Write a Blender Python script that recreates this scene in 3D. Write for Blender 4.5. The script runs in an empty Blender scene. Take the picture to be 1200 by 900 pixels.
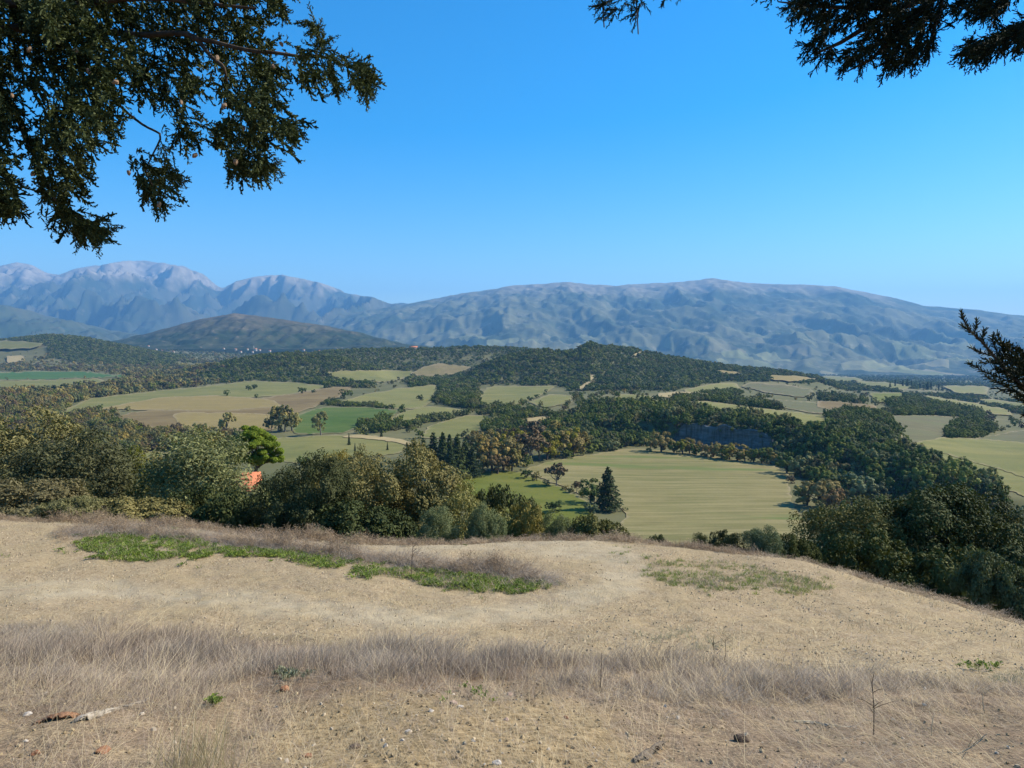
import bpy, bmesh, math, random
import numpy as np
from mathutils import Vector, Matrix, geometry

R = math.radians
SC = bpy.context.scene
COL = SC.collection

# ------------------------------------------------------------------ camera, sky, sun, exposure
F, CX, CY = 873.0, 600.0, 450.0
PITCH = R(2.62)
cam_d = bpy.data.cameras.new('camera')
cam = bpy.data.objects.new('camera', cam_d)
COL.objects.link(cam)
cam.location = (0, 0, 0)
cam.rotation_euler = (R(90) - PITCH, 0, 0)
cam_d.sensor_fit = 'HORIZONTAL'
cam_d.sensor_width = 36.0
cam_d.lens = 36.0 * F / 1200.0
cam_d.clip_start = 0.05
cam_d.clip_end = 90000
SC.camera = cam

SUN_AZ, SUN_EL = R(76), R(38)
world = bpy.data.worlds.new('World')
SC.world = world
world.use_nodes = True
wn, wl = world.node_tree.nodes, world.node_tree.links
wn.clear()
wo = wn.new('ShaderNodeOutputWorld')
bg = wn.new('ShaderNodeBackground')
sky = wn.new('ShaderNodeTexSky')
sky.sky_type = 'NISHITA'
sky.sun_disc = False
sky.sun_elevation = SUN_EL
sky.sun_rotation = SUN_AZ
sky.altitude = 300
sky.air_density = 1.0
sky.dust_density = 0.35
sky.ozone_density = 2.0
hs = wn.new('ShaderNodeHueSaturation')
hs.inputs['Saturation'].default_value = 1.62
wl.new(sky.outputs[0], hs.inputs['Color'])
wl.new(hs.outputs[0], bg.inputs[0])
bg.inputs[1].default_value = 0.115
wl.new(bg.outputs[0], wo.inputs[0])

sun_d = bpy.data.lights.new('sun', 'SUN')
sun_d.energy = 5.0
sun_d.angle = R(0.53)
sun_d.color = (1.0, 0.92, 0.78)
sun = bpy.data.objects.new('sun', sun_d)
COL.objects.link(sun)
SV = Vector((math.sin(SUN_AZ) * math.cos(SUN_EL), math.cos(SUN_AZ) * math.cos(SUN_EL), math.sin(SUN_EL)))
sun.rotation_euler = SV.to_track_quat('Z', 'Y').to_euler()
sun.location = (30, 8, 40)

SC.view_settings.view_transform = 'Standard'
SC.view_settings.look = 'None'
SC.view_settings.exposure = 0.92
SC.view_settings.gamma = 1.0
SC.render.engine = 'CYCLES'
cy = SC.cycles
cy.max_bounces = 5
cy.diffuse_bounces = 2
cy.glossy_bounces = 1
cy.transmission_bounces = 3
cy.transparent_max_bounces = 4
cy.volume_bounces = 0
cy.caustics_reflective = False
cy.caustics_refractive = False
cy.use_denoising = True
HAZE_DENSITY = 5.9e-5
HAZE_COLOR = (0.22, 0.54, 1.0)

# ------------------------------------------------------------------ projection and noise
cp, sp = math.cos(PITCH), math.sin(PITCH)


def ray(px, py):
    u = (np.asarray(px, float) - CX) / F
    v = (CY - np.asarray(py, float)) / F
    return u, cp + v * sp, -sp + v * cp


def project(x, y, z):
    d = y * cp - z * sp
    d = np.where(d < 0.05, 0.05, d)
    up = y * sp + z * cp
    return CX + F * x / d, CY - F * up / d


def zpix(px, py, y):                       # height of the point seen at that pixel at forward distance y
    u, dy, dz = ray(px, py)
    return y * dz / dy


def _hash(ix, iy, seed):
    h = (ix.astype(np.int64) * 374761393 + iy.astype(np.int64) * 668265263 + seed * 974634777) & 0xFFFFFFFF
    h = ((h ^ (h >> 13)) * 1274126177) & 0xFFFFFFFF
    h = ((h ^ (h >> 16)) * 2246822519) & 0xFFFFFFFF
    return ((h ^ (h >> 15)) & 0xFFFFFF) / float(0xFFFFFF)


def vn(x, y, seed=0):                      # smooth value noise in -1..1
    x = np.asarray(x, float); y = np.asarray(y, float)
    xi, yi = np.floor(x), np.floor(y)
    fx, fy = x - xi, y - yi
    fx = fx * fx * fx * (fx * (fx * 6 - 15) + 10)
    fy = fy * fy * fy * (fy * (fy * 6 - 15) + 10)
    a, b = _hash(xi, yi, seed), _hash(xi + 1, yi, seed)
    c, d = _hash(xi, yi + 1, seed), _hash(xi + 1, yi + 1, seed)
    return (a + (b - a) * fx + (c - a) * fy + (a - b - c + d) * fx * fy) * 2 - 1


def fbm(x, y, seed=0, octs=4, gain=0.5):
    t, a = 0.0, 1.0
    for i in range(octs):
        t = t + a * vn(x * 2 ** i + 17.3 * i, y * 2 ** i - 9.1 * i, seed + i)
        a *= gain
    return t


def ridged(x, y, seed=0, octs=4):
    t, a = 0.0, 1.0
    for i in range(octs):
        t = t + a * (1 - np.abs(vn(x * 2 ** i + 5.7 * i, y * 2 ** i + 3.3 * i, seed + i)) * 2)
        a *= 0.5
    return t


def sstep(a, b, x):
    t = np.clip((x - a) / (b - a), 0, 1)
    return t * t * (3 - 2 * t)


def inpoly(x, y, poly):
    x = np.asarray(x, float); y = np.asarray(y, float)
    ins = np.zeros(x.shape, bool)
    n = len(poly)
    for i in range(n):
        x0, y0 = poly[i]
        x1, y1 = poly[(i + 1) % n]
        if y0 == y1:
            continue
        c = ((y0 > y) != (y1 > y)) & (x < (x1 - x0) * (y - y0) / (y1 - y0) + x0)
        ins ^= c
    return ins


def dist_poly(x, y, pts):
    best = np.full(np.shape(x), 1e12)
    for (x0, y0), (x1, y1) in zip(pts[:-1], pts[1:]):
        dx, dy = x1 - x0, y1 - y0
        t = np.clip(((x - x0) * dx + (y - y0) * dy) / (dx * dx + dy * dy), 0, 1)
        best = np.minimum(best, (x - x0 - t * dx) ** 2 + (y - y0 - t * dy) ** 2)
    return np.sqrt(best)


# ------------------------------------------------------------------ the shape of the land
ROWS = [230, 300, 420, 600, 900, 1300, 1800, 2600, 3800, 6000, 10000, 30000]
COLS = [0, 200, 400, 600, 800, 1000, 1200]
FLOOR = [[638, 585, 535, 497, 468, 450, 438, 425, 411, 407, 405, 404],
         [638, 585, 535, 497, 468, 450, 438, 426, 412, 407, 405, 404],
         [638, 585, 535, 497, 468, 450, 440, 432, 420, 414, 412, 411],
         [638, 585, 535, 497, 468, 450, 441, 435, 428, 424, 421, 417],
         [640, 590, 538, 502, 472, 453, 446, 441, 438, 434, 428, 420],
         [642, 592, 542, 510, 480, 463, 454, 448, 444, 440, 436, 424],
         [644, 596, 548, 520, 494, 475, 463, 454, 447, 441, 436, 424]]
PLATE = [r[:] for r in FLOOR]
PLATE[4][:5] = [596, 549, 509, 480, 460]
PLATE[5][:5] = [606, 561, 518, 489, 471]
PLATE[6][:5] = [626, 578, 534, 508, 487]
ROWL = np.log(np.array(ROWS, float))


def _table(t):
    return np.array([[zpix(c, t[i][j], ROWS[j]) for j in range(len(ROWS))] for i, c in enumerate(COLS)])


T_FLOOR, T_PLATE = _table(FLOOR), _table(PLATE)


def lookup(T, x, y):
    px = np.clip(CX + F * x / np.maximum(y, 1.0), COLS[0], COLS[-1] - 1e-6)
    ci = (px - COLS[0]) / 200.0
    i = np.clip(np.floor(ci).astype(int), 0, len(COLS) - 2)
    f = ci - i
    f = f * f * (3 - 2 * f)
    l = np.log(np.clip(y, ROWS[0], ROWS[-1] - 1))
    j = np.clip(np.searchsorted(ROWL, l, side='right') - 1, 0, len(ROWS) - 2)
    g = (l - ROWL[j]) / (ROWL[j + 1] - ROWL[j])
    # monotone in log distance: interpolate heights
    return ((T[i, j] * (1 - g) + T[i, j + 1] * g) * (1 - f) + (T[i + 1, j] * (1 - g) + T[i + 1, j + 1] * g) * f)


SCARP = [(-60, 560), (60, 528), (103, 503), (135, 482), (160, 451), (160, 401), (157, 328), (172, 298), (192, 282), (260, 258), (420, 225)]
PLATEAU = SCARP + [(6000, 200), (6000, 9000), (-60, 9000)]

# wooded hills inside the valley: silhouette at forward distance D, front and back half widths
HILLS = [
    (1620, 260, 300, [(180, 446), (235, 432), (270, 424), (310, 418), (350, 415), (400, 421), (440, 434), (480, 446)]),
    (2050, 420, 500, [(300, 436), (335, 420), (380, 412), (420, 410), (470, 409), (520, 408), (560, 407), (600, 409), (640, 413), (680, 421), (720, 434)]),
    (1480, 250, 260, [(520, 448), (545, 440), (580, 423), (610, 415), (640, 412), (665, 416), (690, 427), (712, 442), (740, 450)]),
    (1720, 560, 500, [(650, 444), (672, 430), (692, 414), (715, 408), (740, 410), (760, 415), (800, 422), (840, 428), (880, 433), (920, 437), (960, 443), (1000, 450)]),
    (2650, 600, 600, [(-300, 404), (-60, 402), (0, 400), (30, 397), (60, 394), (100, 397), (150, 407), (190, 415), (240, 424)]),
]


def valley(x, y):
    lo, hi = lookup(T_FLOOR, x, y), lookup(T_PLATE, x, y)
    sd = dist_poly(x, y, SCARP) * np.where(inpoly(x, y, PLATEAU), 1, -1)
    pxs = CX + F * x / np.maximum(y, 1.0)
    cl = sstep(778, 792, pxs) * (1 - sstep(900, 925, pxs)) * (y > 420)
    w = sstep(-4, 11, sd + 2.5 * vn(x / 14, y / 14, 71)) * (1 - cl) + cl * sstep(0, 3.5, sd + 1.5 * vn(x / 9, y / 9, 72))
    z = lo * (1 - w) + hi * w
    yy = np.maximum(y, 1.0)
    px = CX + F * x / yy
    amp = np.clip((y - 150) / 600, 0, 1)
    z = z + amp * (2.2 * fbm(x / 260, y / 260, 5, 3)) + 0.35 * amp * vn(x / 45, y / 45, 9)
    for D, wf, wb, sil in HILLS:
        s = np.array(sil, float)
        crest = zpix(px, np.interp(px, s[:, 0], s[:, 1]), D)
        edge = sstep(s[0, 0], s[0, 0] + 40, px) * (1 - sstep(s[-1, 0] - 40, s[-1, 0], px))
        t = np.where(y < D, (D - y) / wf, (y - D) / wb)
        p = np.where(t < 1, 0.5 + 0.5 * np.cos(np.pi * np.clip(t, 0, 1)), 0)
        p = p * (1 + 0.12 * fbm(x / 170, y / 170, 31, 3) * (1 - p))
        base = lookup(T_FLOOR, x * D / yy, np.full(np.shape(x), D))
        z = z + np.maximum(crest - base, 0) * p * edge
    return z


PROF_Y = [-60, -20, -4, 0, 3, 5, 7, 9, 10.5, 13, 17, 20, 24, 40]
PROF_Z = [14, 3.2, -1.1, -1.66, -2.02, -2.55, -3.12, -3.66, -3.96, -4.38, -4.86, -5.2, -5.7, -7.7]


def terrace(x, y):
    z = np.interp(y, PROF_Y, PROF_Z)
    z = (z + np.interp(y - 0.5, PROF_Y, PROF_Z) + np.interp(y + 0.5, PROF_Y, PROF_Z)) / 3
    xr = np.maximum(x - 2.0, 0)
    z = z - 0.011 * xr ** 1.7 - 0.004 * np.maximum(-x - 30, 0) ** 1.3
    z = z + 0.03 * np.maximum(-x - 3, 0) * sstep(12, 20, y)
    return z


EDGE_PX = [(0, 604), (100, 607), (200, 612), (300, 622), (400, 630), (500, 632), (600, 628), (730, 628), (850, 640), (940, 650), (1000, 668), (1060, 684), (1130, 702), (1200, 720)]
_u, _e = [], []
for _px, _py in EDGE_PX:
    a, b = 5.0, 40.0
    uu, dy, dz = ray(_px, _py)
    for _ in range(50):
        m = (a + b) / 2
        if float(terrace(np.array(m * uu / dy), np.array(m))) > m * dz / dy:
            b = m
        else:
            a = m
    _u.append(float(uu / dy)); _e.append(a)
_u = [-3.0, -1.2] + _u + [1.1, 2.0, 6.0]
_e = [14.0, 22.0] + _e + [_e[-1] * 0.8, 7.0, 4.0]


def edge_y(x, y):
    u = np.where(y > 0.5, x / np.maximum(y, 0.5), np.sign(x) * 6)
    return np.interp(u, _u, _e)


def height(x, y):
    x = np.asarray(x, float); y = np.asarray(y, float)
    s = y - edge_y(x, y)
    sp_ = np.where(s > 6, s, 0.6 * np.log1p(np.exp(np.clip(s, -30, 12) / 0.6)))
    drop = 0.5 * np.minimum(sp_, 9) + 0.22 * np.maximum(sp_ - 9, 0)
    near = terrace(x, np.minimum(y, 26)) - drop - 0.11 * np.maximum(y - 26, 0)
    v = valley(x, np.maximum(y, 60.0))
    k = 4.0
    m = np.maximum(near, v)
    far = m + k * np.log1p(np.exp(-np.abs(near - v) / k)) * 0.7
    w = sstep(40, 90, y)
    r = np.hypot(x, y)
    micro = 0.020 * fbm(x / 0.33, y / 0.33, 3, 3) + 0.05 * fbm(x / 1.6, y / 1.6, 4, 2)
    micro = micro * np.clip(1.3 - r / 40, 0, 1)
    return near * (1 - w) + far * w + micro


_HU = np.linspace(-0.95, 0.95, 381)
_HY = np.exp(np.linspace(math.log(2.0), math.log(7000.0), 620))
_HT = height(_HY[:, None] * _HU[None, :], np.repeat(_HY[:, None], len(_HU), 1))


def hit(px, py, y0=2.0):
    """where the line of sight through that pixel of the photograph meets the ground"""
    px = np.atleast_1d(np.asarray(px, float)); py = np.atleast_1d(np.asarray(py, float))
    u, dy, dz = ray(px, py)
    uu, sl = u / dy, dz / dy
    c = np.clip((uu - _HU[0]) / (_HU[1] - _HU[0]), 0, len(_HU) - 1.001)
    i = c.astype(int); f = c - i
    y = np.empty(px.shape)
    for k in range(0, len(px), 4000):
        e = slice(k, k + 4000)
        g = _HT[:, i[e]] * (1 - f[e]) + _HT[:, i[e] + 1] * f[e] - _HY[:, None] * sl[e]
        g[_HY < y0] = -1
        ab = g > 0
        j = np.where(ab.any(0), ab.argmax(0), len(_HY) - 1)
        j0 = np.maximum(j - 1, 0)
        n = np.arange(g.shape[1])
        ga, gb = g[j0, n], g[j, n]
        t = np.where((gb > 0) & (ga < 0), -ga / np.where(gb - ga == 0, 1, gb - ga), 1.0)
        y[e] = _HY[j0] * (1 - t) + _HY[j] * t
    x = y * uu
    return x, y, height(x, y)


# ------------------------------------------------------------------ mesh and material helpers
def link(o, parent=None):
    COL.objects.link(o)
    if parent:
        o.parent = parent
    return o


def tag(o, label=None, cat=None, group=None, kind=None):
    if label: o['label'] = label
    if cat: o['category'] = cat
    if group: o['group'] = group
    if kind: o['kind'] = kind
    return o


def mesh_np(name, V, faces, mats, smooth=False, attrs=None, mat_idx=None):
    """faces: list of int arrays (n,k), one per polygon size"""
    me = bpy.data.meshes.new(name)
    V = np.asarray(V, np.float32)
    me.vertices.add(len(V))
    me.vertices.foreach_set('co', V.ravel())
    faces = [np.asarray(f, np.int32) for f in faces if len(f)]
    loops = np.concatenate([f.ravel() for f in faces])
    sizes = np.concatenate([np.full(len(f), f.shape[1], np.int32) for f in faces])
    starts = np.concatenate([[0], np.cumsum(sizes)[:-1]]).astype(np.int32)
    me.loops.add(len(loops))
    me.loops.foreach_set('vertex_index', loops)
    me.polygons.add(len(sizes))
    me.polygons.foreach_set('loop_start', starts)
    me.polygons.foreach_set('loop_total', sizes)
    for m in (mats if isinstance(mats, (list, tuple)) else [mats]):
        me.materials.append(m)
    if mat_idx is not None:
        me.polygons.foreach_set('material_index', np.asarray(mat_idx, np.int32))
    if smooth:
        me.polygons.foreach_set('use_smooth', np.ones(len(sizes), bool))
    me.update(calc_edges=True)
    for an, (typ, dom, data) in (attrs or {}).items():
        a = me.attributes.new(an, typ, dom)
        if typ == 'FLOAT':
            a.data.foreach_set('value', np.asarray(data, np.float32).ravel())
        elif typ == 'FLOAT_COLOR':
            a.data.foreach_set('color', np.asarray(data, np.float32).ravel())
    return me


def ob(name, me, parent=None):
    return link(bpy.data.objects.new(name, me), parent)


def empty(name, loc):
    o = bpy.data.objects.new(name, None)
    o.empty_display_size = 0.2
    o.location = loc
    return link(o)


def s2l(c):
    return tuple(((v / 255.0) / 12.92 if v / 255.0 <= 0.04045 else ((v / 255.0 + 0.055) / 1.055) ** 2.4) for v in c)


class NT:
    """small wrapper round a material's node tree"""
    def __init__(self, name, rough=0.9, spec=0.15):
        self.m = bpy.data.materials.new(name)
        self.m.use_nodes = True
        self.t = self.m.node_tree
        self.n, self.l = self.t.nodes, self.t.links
        self.b = self.n['Principled BSDF']
        self.b.inputs['Roughness'].default_value = rough
        self.b.inputs['Specular IOR Level'].default_value = spec
        self.out = self.n['Material Output']

    def put(self, sock, v):
        if hasattr(v, 'is_linked') or hasattr(v, 'links'):
            self.l.new(v, sock)
        elif isinstance(v, tuple) and len(v) == 3 and sock.type == 'RGBA':
            sock.default_value = (*v, 1)
        else:
            sock.default_value = v

    def coord(self):
        return self.n.new('ShaderNodeNewGeometry').outputs['Position']

    def mapping(self, vec, scale=(1, 1, 1), rot=(0, 0, 0), loc=(0, 0, 0)):
        m = self.n.new('ShaderNodeMapping')
        m.vector_type = 'POINT'
        m.inputs['Scale'].default_value = scale
        m.inputs['Rotation'].default_value = rot
        m.inputs['Location'].default_value = loc
        self.l.new(vec, m.inputs['Vector'])
        return m.outputs[0]

    def noise(self, vec, scale, detail=4, rough=0.55, dist=0.0):
        n = self.n.new('ShaderNodeTexNoise')
        n.inputs['Scale'].default_value = scale
        n.inputs['Detail'].default_value = detail
        n.inputs['Roughness'].default_value = rough
        n.inputs['Distortion'].default_value = dist
        self.l.new(vec, n.inputs['Vector'])
        return n.outputs[0]

    def ramp(self, fac, stops):
        r = self.n.new('ShaderNodeValToRGB')
        e = r.color_ramp.elements
        while len(e) < len(stops):
            e.new(0.5)
        for i, (p, c) in enumerate(stops):
            e[i].position = p
            e[i].color = (*c, 1) if isinstance(c, tuple) else (c, c, c, 1)
        self.l.new(fac, r.inputs[0])
        return r.outputs[0]

    def mix(self, fac, a, b, mode='MIX'):
        m = self.n.new('ShaderNodeMix')
        m.data_type = 'RGBA'
        m.blend_type = mode
        self.put(m.inputs[0], fac)
        self.put(m.inputs[6], a)
        self.put(m.inputs[7], b)
        return m.outputs[2]

    def math(self, op, a, b=0.5, clamp=False):
        m = self.n.new('ShaderNodeMath')
        m.operation = op
        m.use_clamp = clamp
        self.put(m.inputs[0], a)
        self.put(m.inputs[1], b)
        return m.outputs[0]

    def attr(self, name):
        a = self.n.new('ShaderNodeAttribute')
        a.attribute_name = name
        return a

    def bump(self, h, strength=0.5, dist=0.05):
        b = self.n.new('ShaderNodeBump')
        b.inputs['Strength'].default_value = strength
        b.inputs['Distance'].default_value = dist
        self.l.new(h, b.inputs['Height'])
        self.l.new(b.outputs[0], self.b.inputs['Normal'])

    def base(self, c):
        self.put(self.b.inputs['Base Color'], c)
        return self.m


def mat_leaf(name, cols, translucent=0.25, rough=0.75, spec=0.10):
    """cols: darkest .. lightest leaf colour of that kind of tree"""
    t = NT(name, rough, spec)
    rnd = t.attr('rnd').outputs['Fac']
    oi = t.n.new('ShaderNodeObjectInfo').outputs['Random']
    n = len(cols)
    c = t.ramp(rnd, [(i / (n - 1), cols[i]) for i in range(n)])
    v = t.ramp(oi, [(0.0, (0.60, 0.65, 0.68)), (0.45, (0.95, 0.97, 0.95)), (0.8, (1.20, 1.13, 1.0)), (1.0, (1.40, 1.24, 1.02))])
    c = t.mix(1.0, c, v, 'MULTIPLY')
    t.base(c)
    if translucent:
        tr = t.n.new('ShaderNodeBsdfTranslucent')
        t.l.new(t.mix(1.0, c, (1.1, 1.15, 0.6), 'MULTIPLY'), tr.inputs[0])
        mx = t.n.new('ShaderNodeMixShader')
        mx.inputs[0].default_value = translucent
        t.l.new(t.b.outputs[0], mx.inputs[1])
        t.l.new(tr.outputs[0], mx.inputs[2])
        t.l.new(mx.outputs[0], t.out.inputs['Surface'])
    return t.m


def mat_bark(name, a, b, scale=9):
    t = NT(name, 0.95, 0.1)
    p = t.n.new('ShaderNodeTexCoord').outputs['Object']
    q = t.mapping(p, (scale, scale, scale * 0.25))
    f = t.noise(q, 1.6, 5, 0.65)
    t.bump(f, 0.6, 0.02)
    return t.base(t.ramp(f, [(0.3, a), (0.7, b)]))


def mat_straw(name, cols, translucent=0.2):
    t = NT(name, 0.75, 0.2)
    rnd = t.attr('rnd').outputs['Fac']
    oi = t.n.new('ShaderNodeObjectInfo').outputs['Random']
    f = t.math('ADD', t.math('MULTIPLY', rnd, 0.62), t.math('MULTIPLY', oi, 0.38))
    n = len(cols)
    c = t.ramp(f, [(i / (n - 1), cols[i]) for i in range(n)])
    t.base(c)
    tr = t.n.new('ShaderNodeBsdfTranslucent')
    t.l.new(c, tr.inputs[0])
    mx = t.n.new('ShaderNodeMixShader')
    mx.inputs[0].default_value = translucent
    t.l.new(t.b.outputs[0], mx.inputs[1])
    t.l.new(tr.outputs[0], mx.inputs[2])
    t.l.new(mx.outputs[0], t.out.inputs['Surface'])
    return t.m


# ------------------------------------------------------------------ ground
# places on the terrace, drawn on the photograph and laid on the real ground
BANK_PX = [(-400, 728), (0, 735), (200, 742), (400, 757), (600, 770), (800, 776), (1000, 788), (1200, 806), (1700, 830)]
TRACK_PX = [(-60, 688), (100, 692), (250, 702), (400, 718), (540, 724), (650, 712), (720, 690), (742, 665), (715, 648), (640, 638), (560, 634), (470, 640)]
BARE_PX = [(330, 815), (420, 798), (520, 806), (640, 800), (740, 830), (760, 880), (700, 930), (330, 930), (290, 860)]
WEED_PX = [[(72, 636), (140, 624), (230, 632), (320, 645), (345, 655), (290, 656), (190, 661), (110, 652)],
           [(318, 643), (400, 657), (480, 664), (560, 672), (640, 680), (646, 690), (610, 700), (560, 694), (470, 682), (400, 672), (350, 664)],
           [(290, 640), (345, 645), (425, 657), (460, 666), (440, 680), (400, 674), (345, 660), (300, 655)],
           [(745, 652), (800, 655), (880, 662), (960, 676), (975, 690), (930, 702), (880, 694), (800, 690), (755, 680)],
           [(700, 640), (740, 644), (740, 656), (705, 652)], [(0, 655), (40, 654), (40, 668), (0, 669)],
           [(400, 634), (560, 626), (560, 634), (420, 642)]]

MT_GROUND = None


def build_ground_material():
    t = NT('ground_soil_and_grass', 0.95, 0.08)
    p = t.coord()
    z = t.attr('zone')
    sep = t.n.new('ShaderNodeSeparateColor')
    t.l.new(z.outputs['Color'], sep.inputs[0])
    # valley grass
    g1 = t.noise(p, 0.012, 5, 0.6)
    g2 = t.noise(p, 0.11, 4, 0.6)
    valley_c = t.mix(g2, t.ramp(g1, [(0.35, (0.085, 0.085, 0.036)), (0.5, (0.135, 0.120, 0.058)), (0.65, (0.20, 0.165, 0.085))]), (0.105, 0.110, 0.046))
    # stubble strip
    n1 = t.noise(p, 0.9, 4, 0.6)
    n2 = t.noise(t.mapping(p, (26, 9, 20), (0, 0, 0.5)), 1.0, 4, 0.65)
    n3 = t.noise(p, 42, 3, 0.7)
    straw = t.ramp(n2, [(0.30, (0.213, 0.152, 0.0844)), (0.5, (0.371, 0.285, 0.169)), (0.72, (0.516, 0.408, 0.253))])
    straw = t.mix(t.ramp(n3, [(0.40, 0.0), (0.66, 0.75)]), straw, (0.198, 0.138, 0.076))
    straw = t.mix(t.ramp(n1, [(0.42, 0.0), (0.62, 0.55)]), straw, (0.336, 0.256, 0.139))
    cx, cy_, cz = hit(560, 682, 3.0)
    dv = t.n.new('ShaderNodeVectorMath'); dv.operation = 'DISTANCE'
    dv.inputs[1].default_value = (float(cx[0]), float(cy_[0]), float(cz[0]))
    wv = t.mapping(p, (1, 1.7, 1), (0, 0, 0.16))
    dv.inputs[1].default_value = (float(cx[0]) * math.cos(0.16) - float(cy_[0]) * 1.7 * math.sin(0.16), float(cx[0]) * math.sin(0.16) + float(cy_[0]) * 1.7 * math.cos(0.16), float(cz[0]))
    t.l.new(wv, dv.inputs[0])
    rings = t.math('ADD', t.math('MULTIPLY', dv.outputs['Value'], 11.0), t.math('MULTIPLY', t.noise(p, 0.9, 4, 0.65), 17.0))
    rw = t.math('SINE', rings, 0.0)
    rk = t.math('MULTIPLY', t.ramp(rw, [(0.3, 0.0), (0.85, 1.0)]), t.ramp(t.noise(p, 2.2, 4, 0.7), [(0.44, 0.0), (0.66, 0.5)]))
    straw = t.mix(rk, straw, (0.198, 0.143, 0.0802))
    dk = t.noise(p, 9.0, 5, 0.75)
    straw = t.mix(t.ramp(dk, [(0.58, 0.0), (0.66, 0.75)]), straw, (0.129, 0.0902, 0.0523))
    straw = t.mix(t.math('MULTIPLY', t.attr('worn').outputs['Fac'], t.ramp(t.noise(p, 1.4, 4, 0.7), [(0.3, 0.2), (0.65, 0.65)])), straw, (0.422, 0.353, 0.237))
    # bank under the dry grass
    b1 = t.noise(p, 2.2, 4, 0.6)
    b3 = t.noise(p, 30, 4, 0.7)
    bank = t.ramp(b1, [(0.35, (0.179, 0.125, 0.0795)), (0.5, (0.276, 0.2, 0.127)), (0.66, (0.357, 0.265, 0.154))])
    bank = t.mix(t.ramp(b3, [(0.44, 0.7), (0.60, 0.0)]), bank, (0.113, 0.08, 0.0514))
    bare = t.ramp(t.noise(p, 16, 5, 0.7), [(0.34, (0.141, 0.1, 0.0514)), (0.5, (0.271, 0.195, 0.101)), (0.68, (0.411, 0.305, 0.168))])
    c = t.mix(sep.outputs[0], valley_c, straw)
    c = t.mix(sep.outputs[1], c, bank)
    c = t.mix(z.outputs['Alpha'], c, bare)
    # woodland floor
    c = t.mix(sep.outputs[2], c, t.ramp(g2, [(0.4, (0.055, 0.050, 0.026)), (0.6, (0.10, 0.085, 0.045))]))
    # bluff of pale marl
    ba = t.attr('bluff').outputs['Fac']
    st = t.noise(t.mapping(p, (0.12, 0.12, 0.9)), 1.0, 5, 0.6)
    c = t.mix(ba, c, t.ramp(st, [(0.35, (0.21, 0.215, 0.20)), (0.65, (0.34, 0.34, 0.31))]))
    hgt = t.math('ADD', t.math('MULTIPLY', n3, 0.6), t.math('MULTIPLY', n2, 0.4))
    near = t.math('MAXIMUM', sep.outputs[0], sep.outputs[1])
    bp = t.n.new('ShaderNodeBump')
    bp.inputs['Distance'].default_value = 0.03
    t.l.new(t.math('MULTIPLY', near, 0.8), bp.inputs['Strength'])
    t.l.new(hgt, bp.inputs['Height'])
    t.l.new(bp.outputs[0], t.b.inputs['Normal'])
    return t.base(c)


def ground_rows():
    r = [0.0, 0.4]
    while r[-1] < 26: r.append(r[-1] * 1.011 + 0.002)
    while r[-1] < 230: r.append(r[-1] * 1.022)
    while r[-1] < 2600: r.append(r[-1] + r[-1] ** 2 / (F * 60) * 1.35)
    while r[-1] < 40000: r.append(r[-1] * 1.05)
    return np.array(r)


def build_ground():
    rr = ground_rows()
    a = np.concatenate([np.arange(-180, -45, 3.0), np.arange(-45, 45, 0.2), np.arange(45, 180, 3.0)])
    A = np.radians(a)
    RR, AA = np.meshgrid(rr[1:], A, indexing='ij')
    x, y = RR * np.sin(AA), RR * np.cos(AA)
    z = height(x, y)
    back = sstep(0, -400, y)
    z = np.where(y < -60, np.minimum(z, 14) + 20 * back, z)
    nr, na = x.shape
    V = np.concatenate([[[0, 0, float(height(np.array(0.0), np.array(0.0)))]], np.stack([x, y, z], -1).reshape(-1, 3)])
    i, j = np.meshgrid(np.arange(nr - 1), np.arange(na), indexing='ij')
    j2 = (j + 1) % na
    q = np.stack([1 + i * na + j, 1 + i * na + j2, 1 + (i + 1) * na + j2, 1 + (i + 1) * na + j], -1).reshape(-1, 4)[:, ::-1]
    jj = np.arange(na)
    tri = np.stack([np.zeros(na, int), 1 + (jj + 1) % na, 1 + jj], -1)
    px, py = project(V[:, 0], V[:, 1], V[:, 2])
    e = V[:, 1] - edge_y(V[:, 0], V[:, 1])
    onter = (1 - sstep(-0.3, 1.5, e)) * (V[:, 1] < 60)
    wob = 7 * fbm(V[:, 0] / 0.8, V[:, 1] / 0.8, 41, 3)
    b = np.array(BANK_PX, float)
    bank = sstep(-12, 12, py + wob - np.interp(px, b[:, 0], b[:, 1])) * onter
    bank = np.where(V[:, 1] < 2.5, 1.0, bank)
    bd = dist_poly(px + wob * 3, (py + wob * 2), BARE_PX + BARE_PX[:1])
    bare = np.where((V[:, 1] > 1) & (V[:, 1] < 12) & inpoly(px + wob * 3, py + wob * 2, BARE_PX), np.clip(bd / 28, 0, 1), 0.0)
    green = np.zeros(len(V))
    wood = ((V[:, 1] > 120) * 0.0 + (1 - onter) * (1 - sstep(90, 160, np.hypot(V[:, 0], V[:, 1])))) * 0.9
    td = dist_poly(px, py * 2.6, [(u_, v_ * 2.6) for u_, v_ in TRACK_PX])
    trk = (1 - sstep(10, 46, td + wob * 1.5)) * onter * (V[:, 1] > 3) * (V[:, 1] < 40)
    zone = np.stack([onter * (1 - bank), bank, wood, bare * bank], -1)
    sd = dist_poly(V[:, 0], V[:, 1], SCARP)
    bl = (sd < 5) & (px > 784) & (px < 920) & (V[:, 1] > 430) & (V[:, 1] < 530)
    me = mesh_np('ground', V, [q, tri], build_ground_material(), smooth=True,
                 attrs={'zone': ('FLOAT_COLOR', 'POINT', zone), 'bluff': ('FLOAT', 'POINT', 0 * bl.astype(float)), 'worn': ('FLOAT', 'POINT', trk)})
    return tag(ob('ground', me), 'hillside terrace and valley floor', kind='structure')


build_ground()


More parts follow.
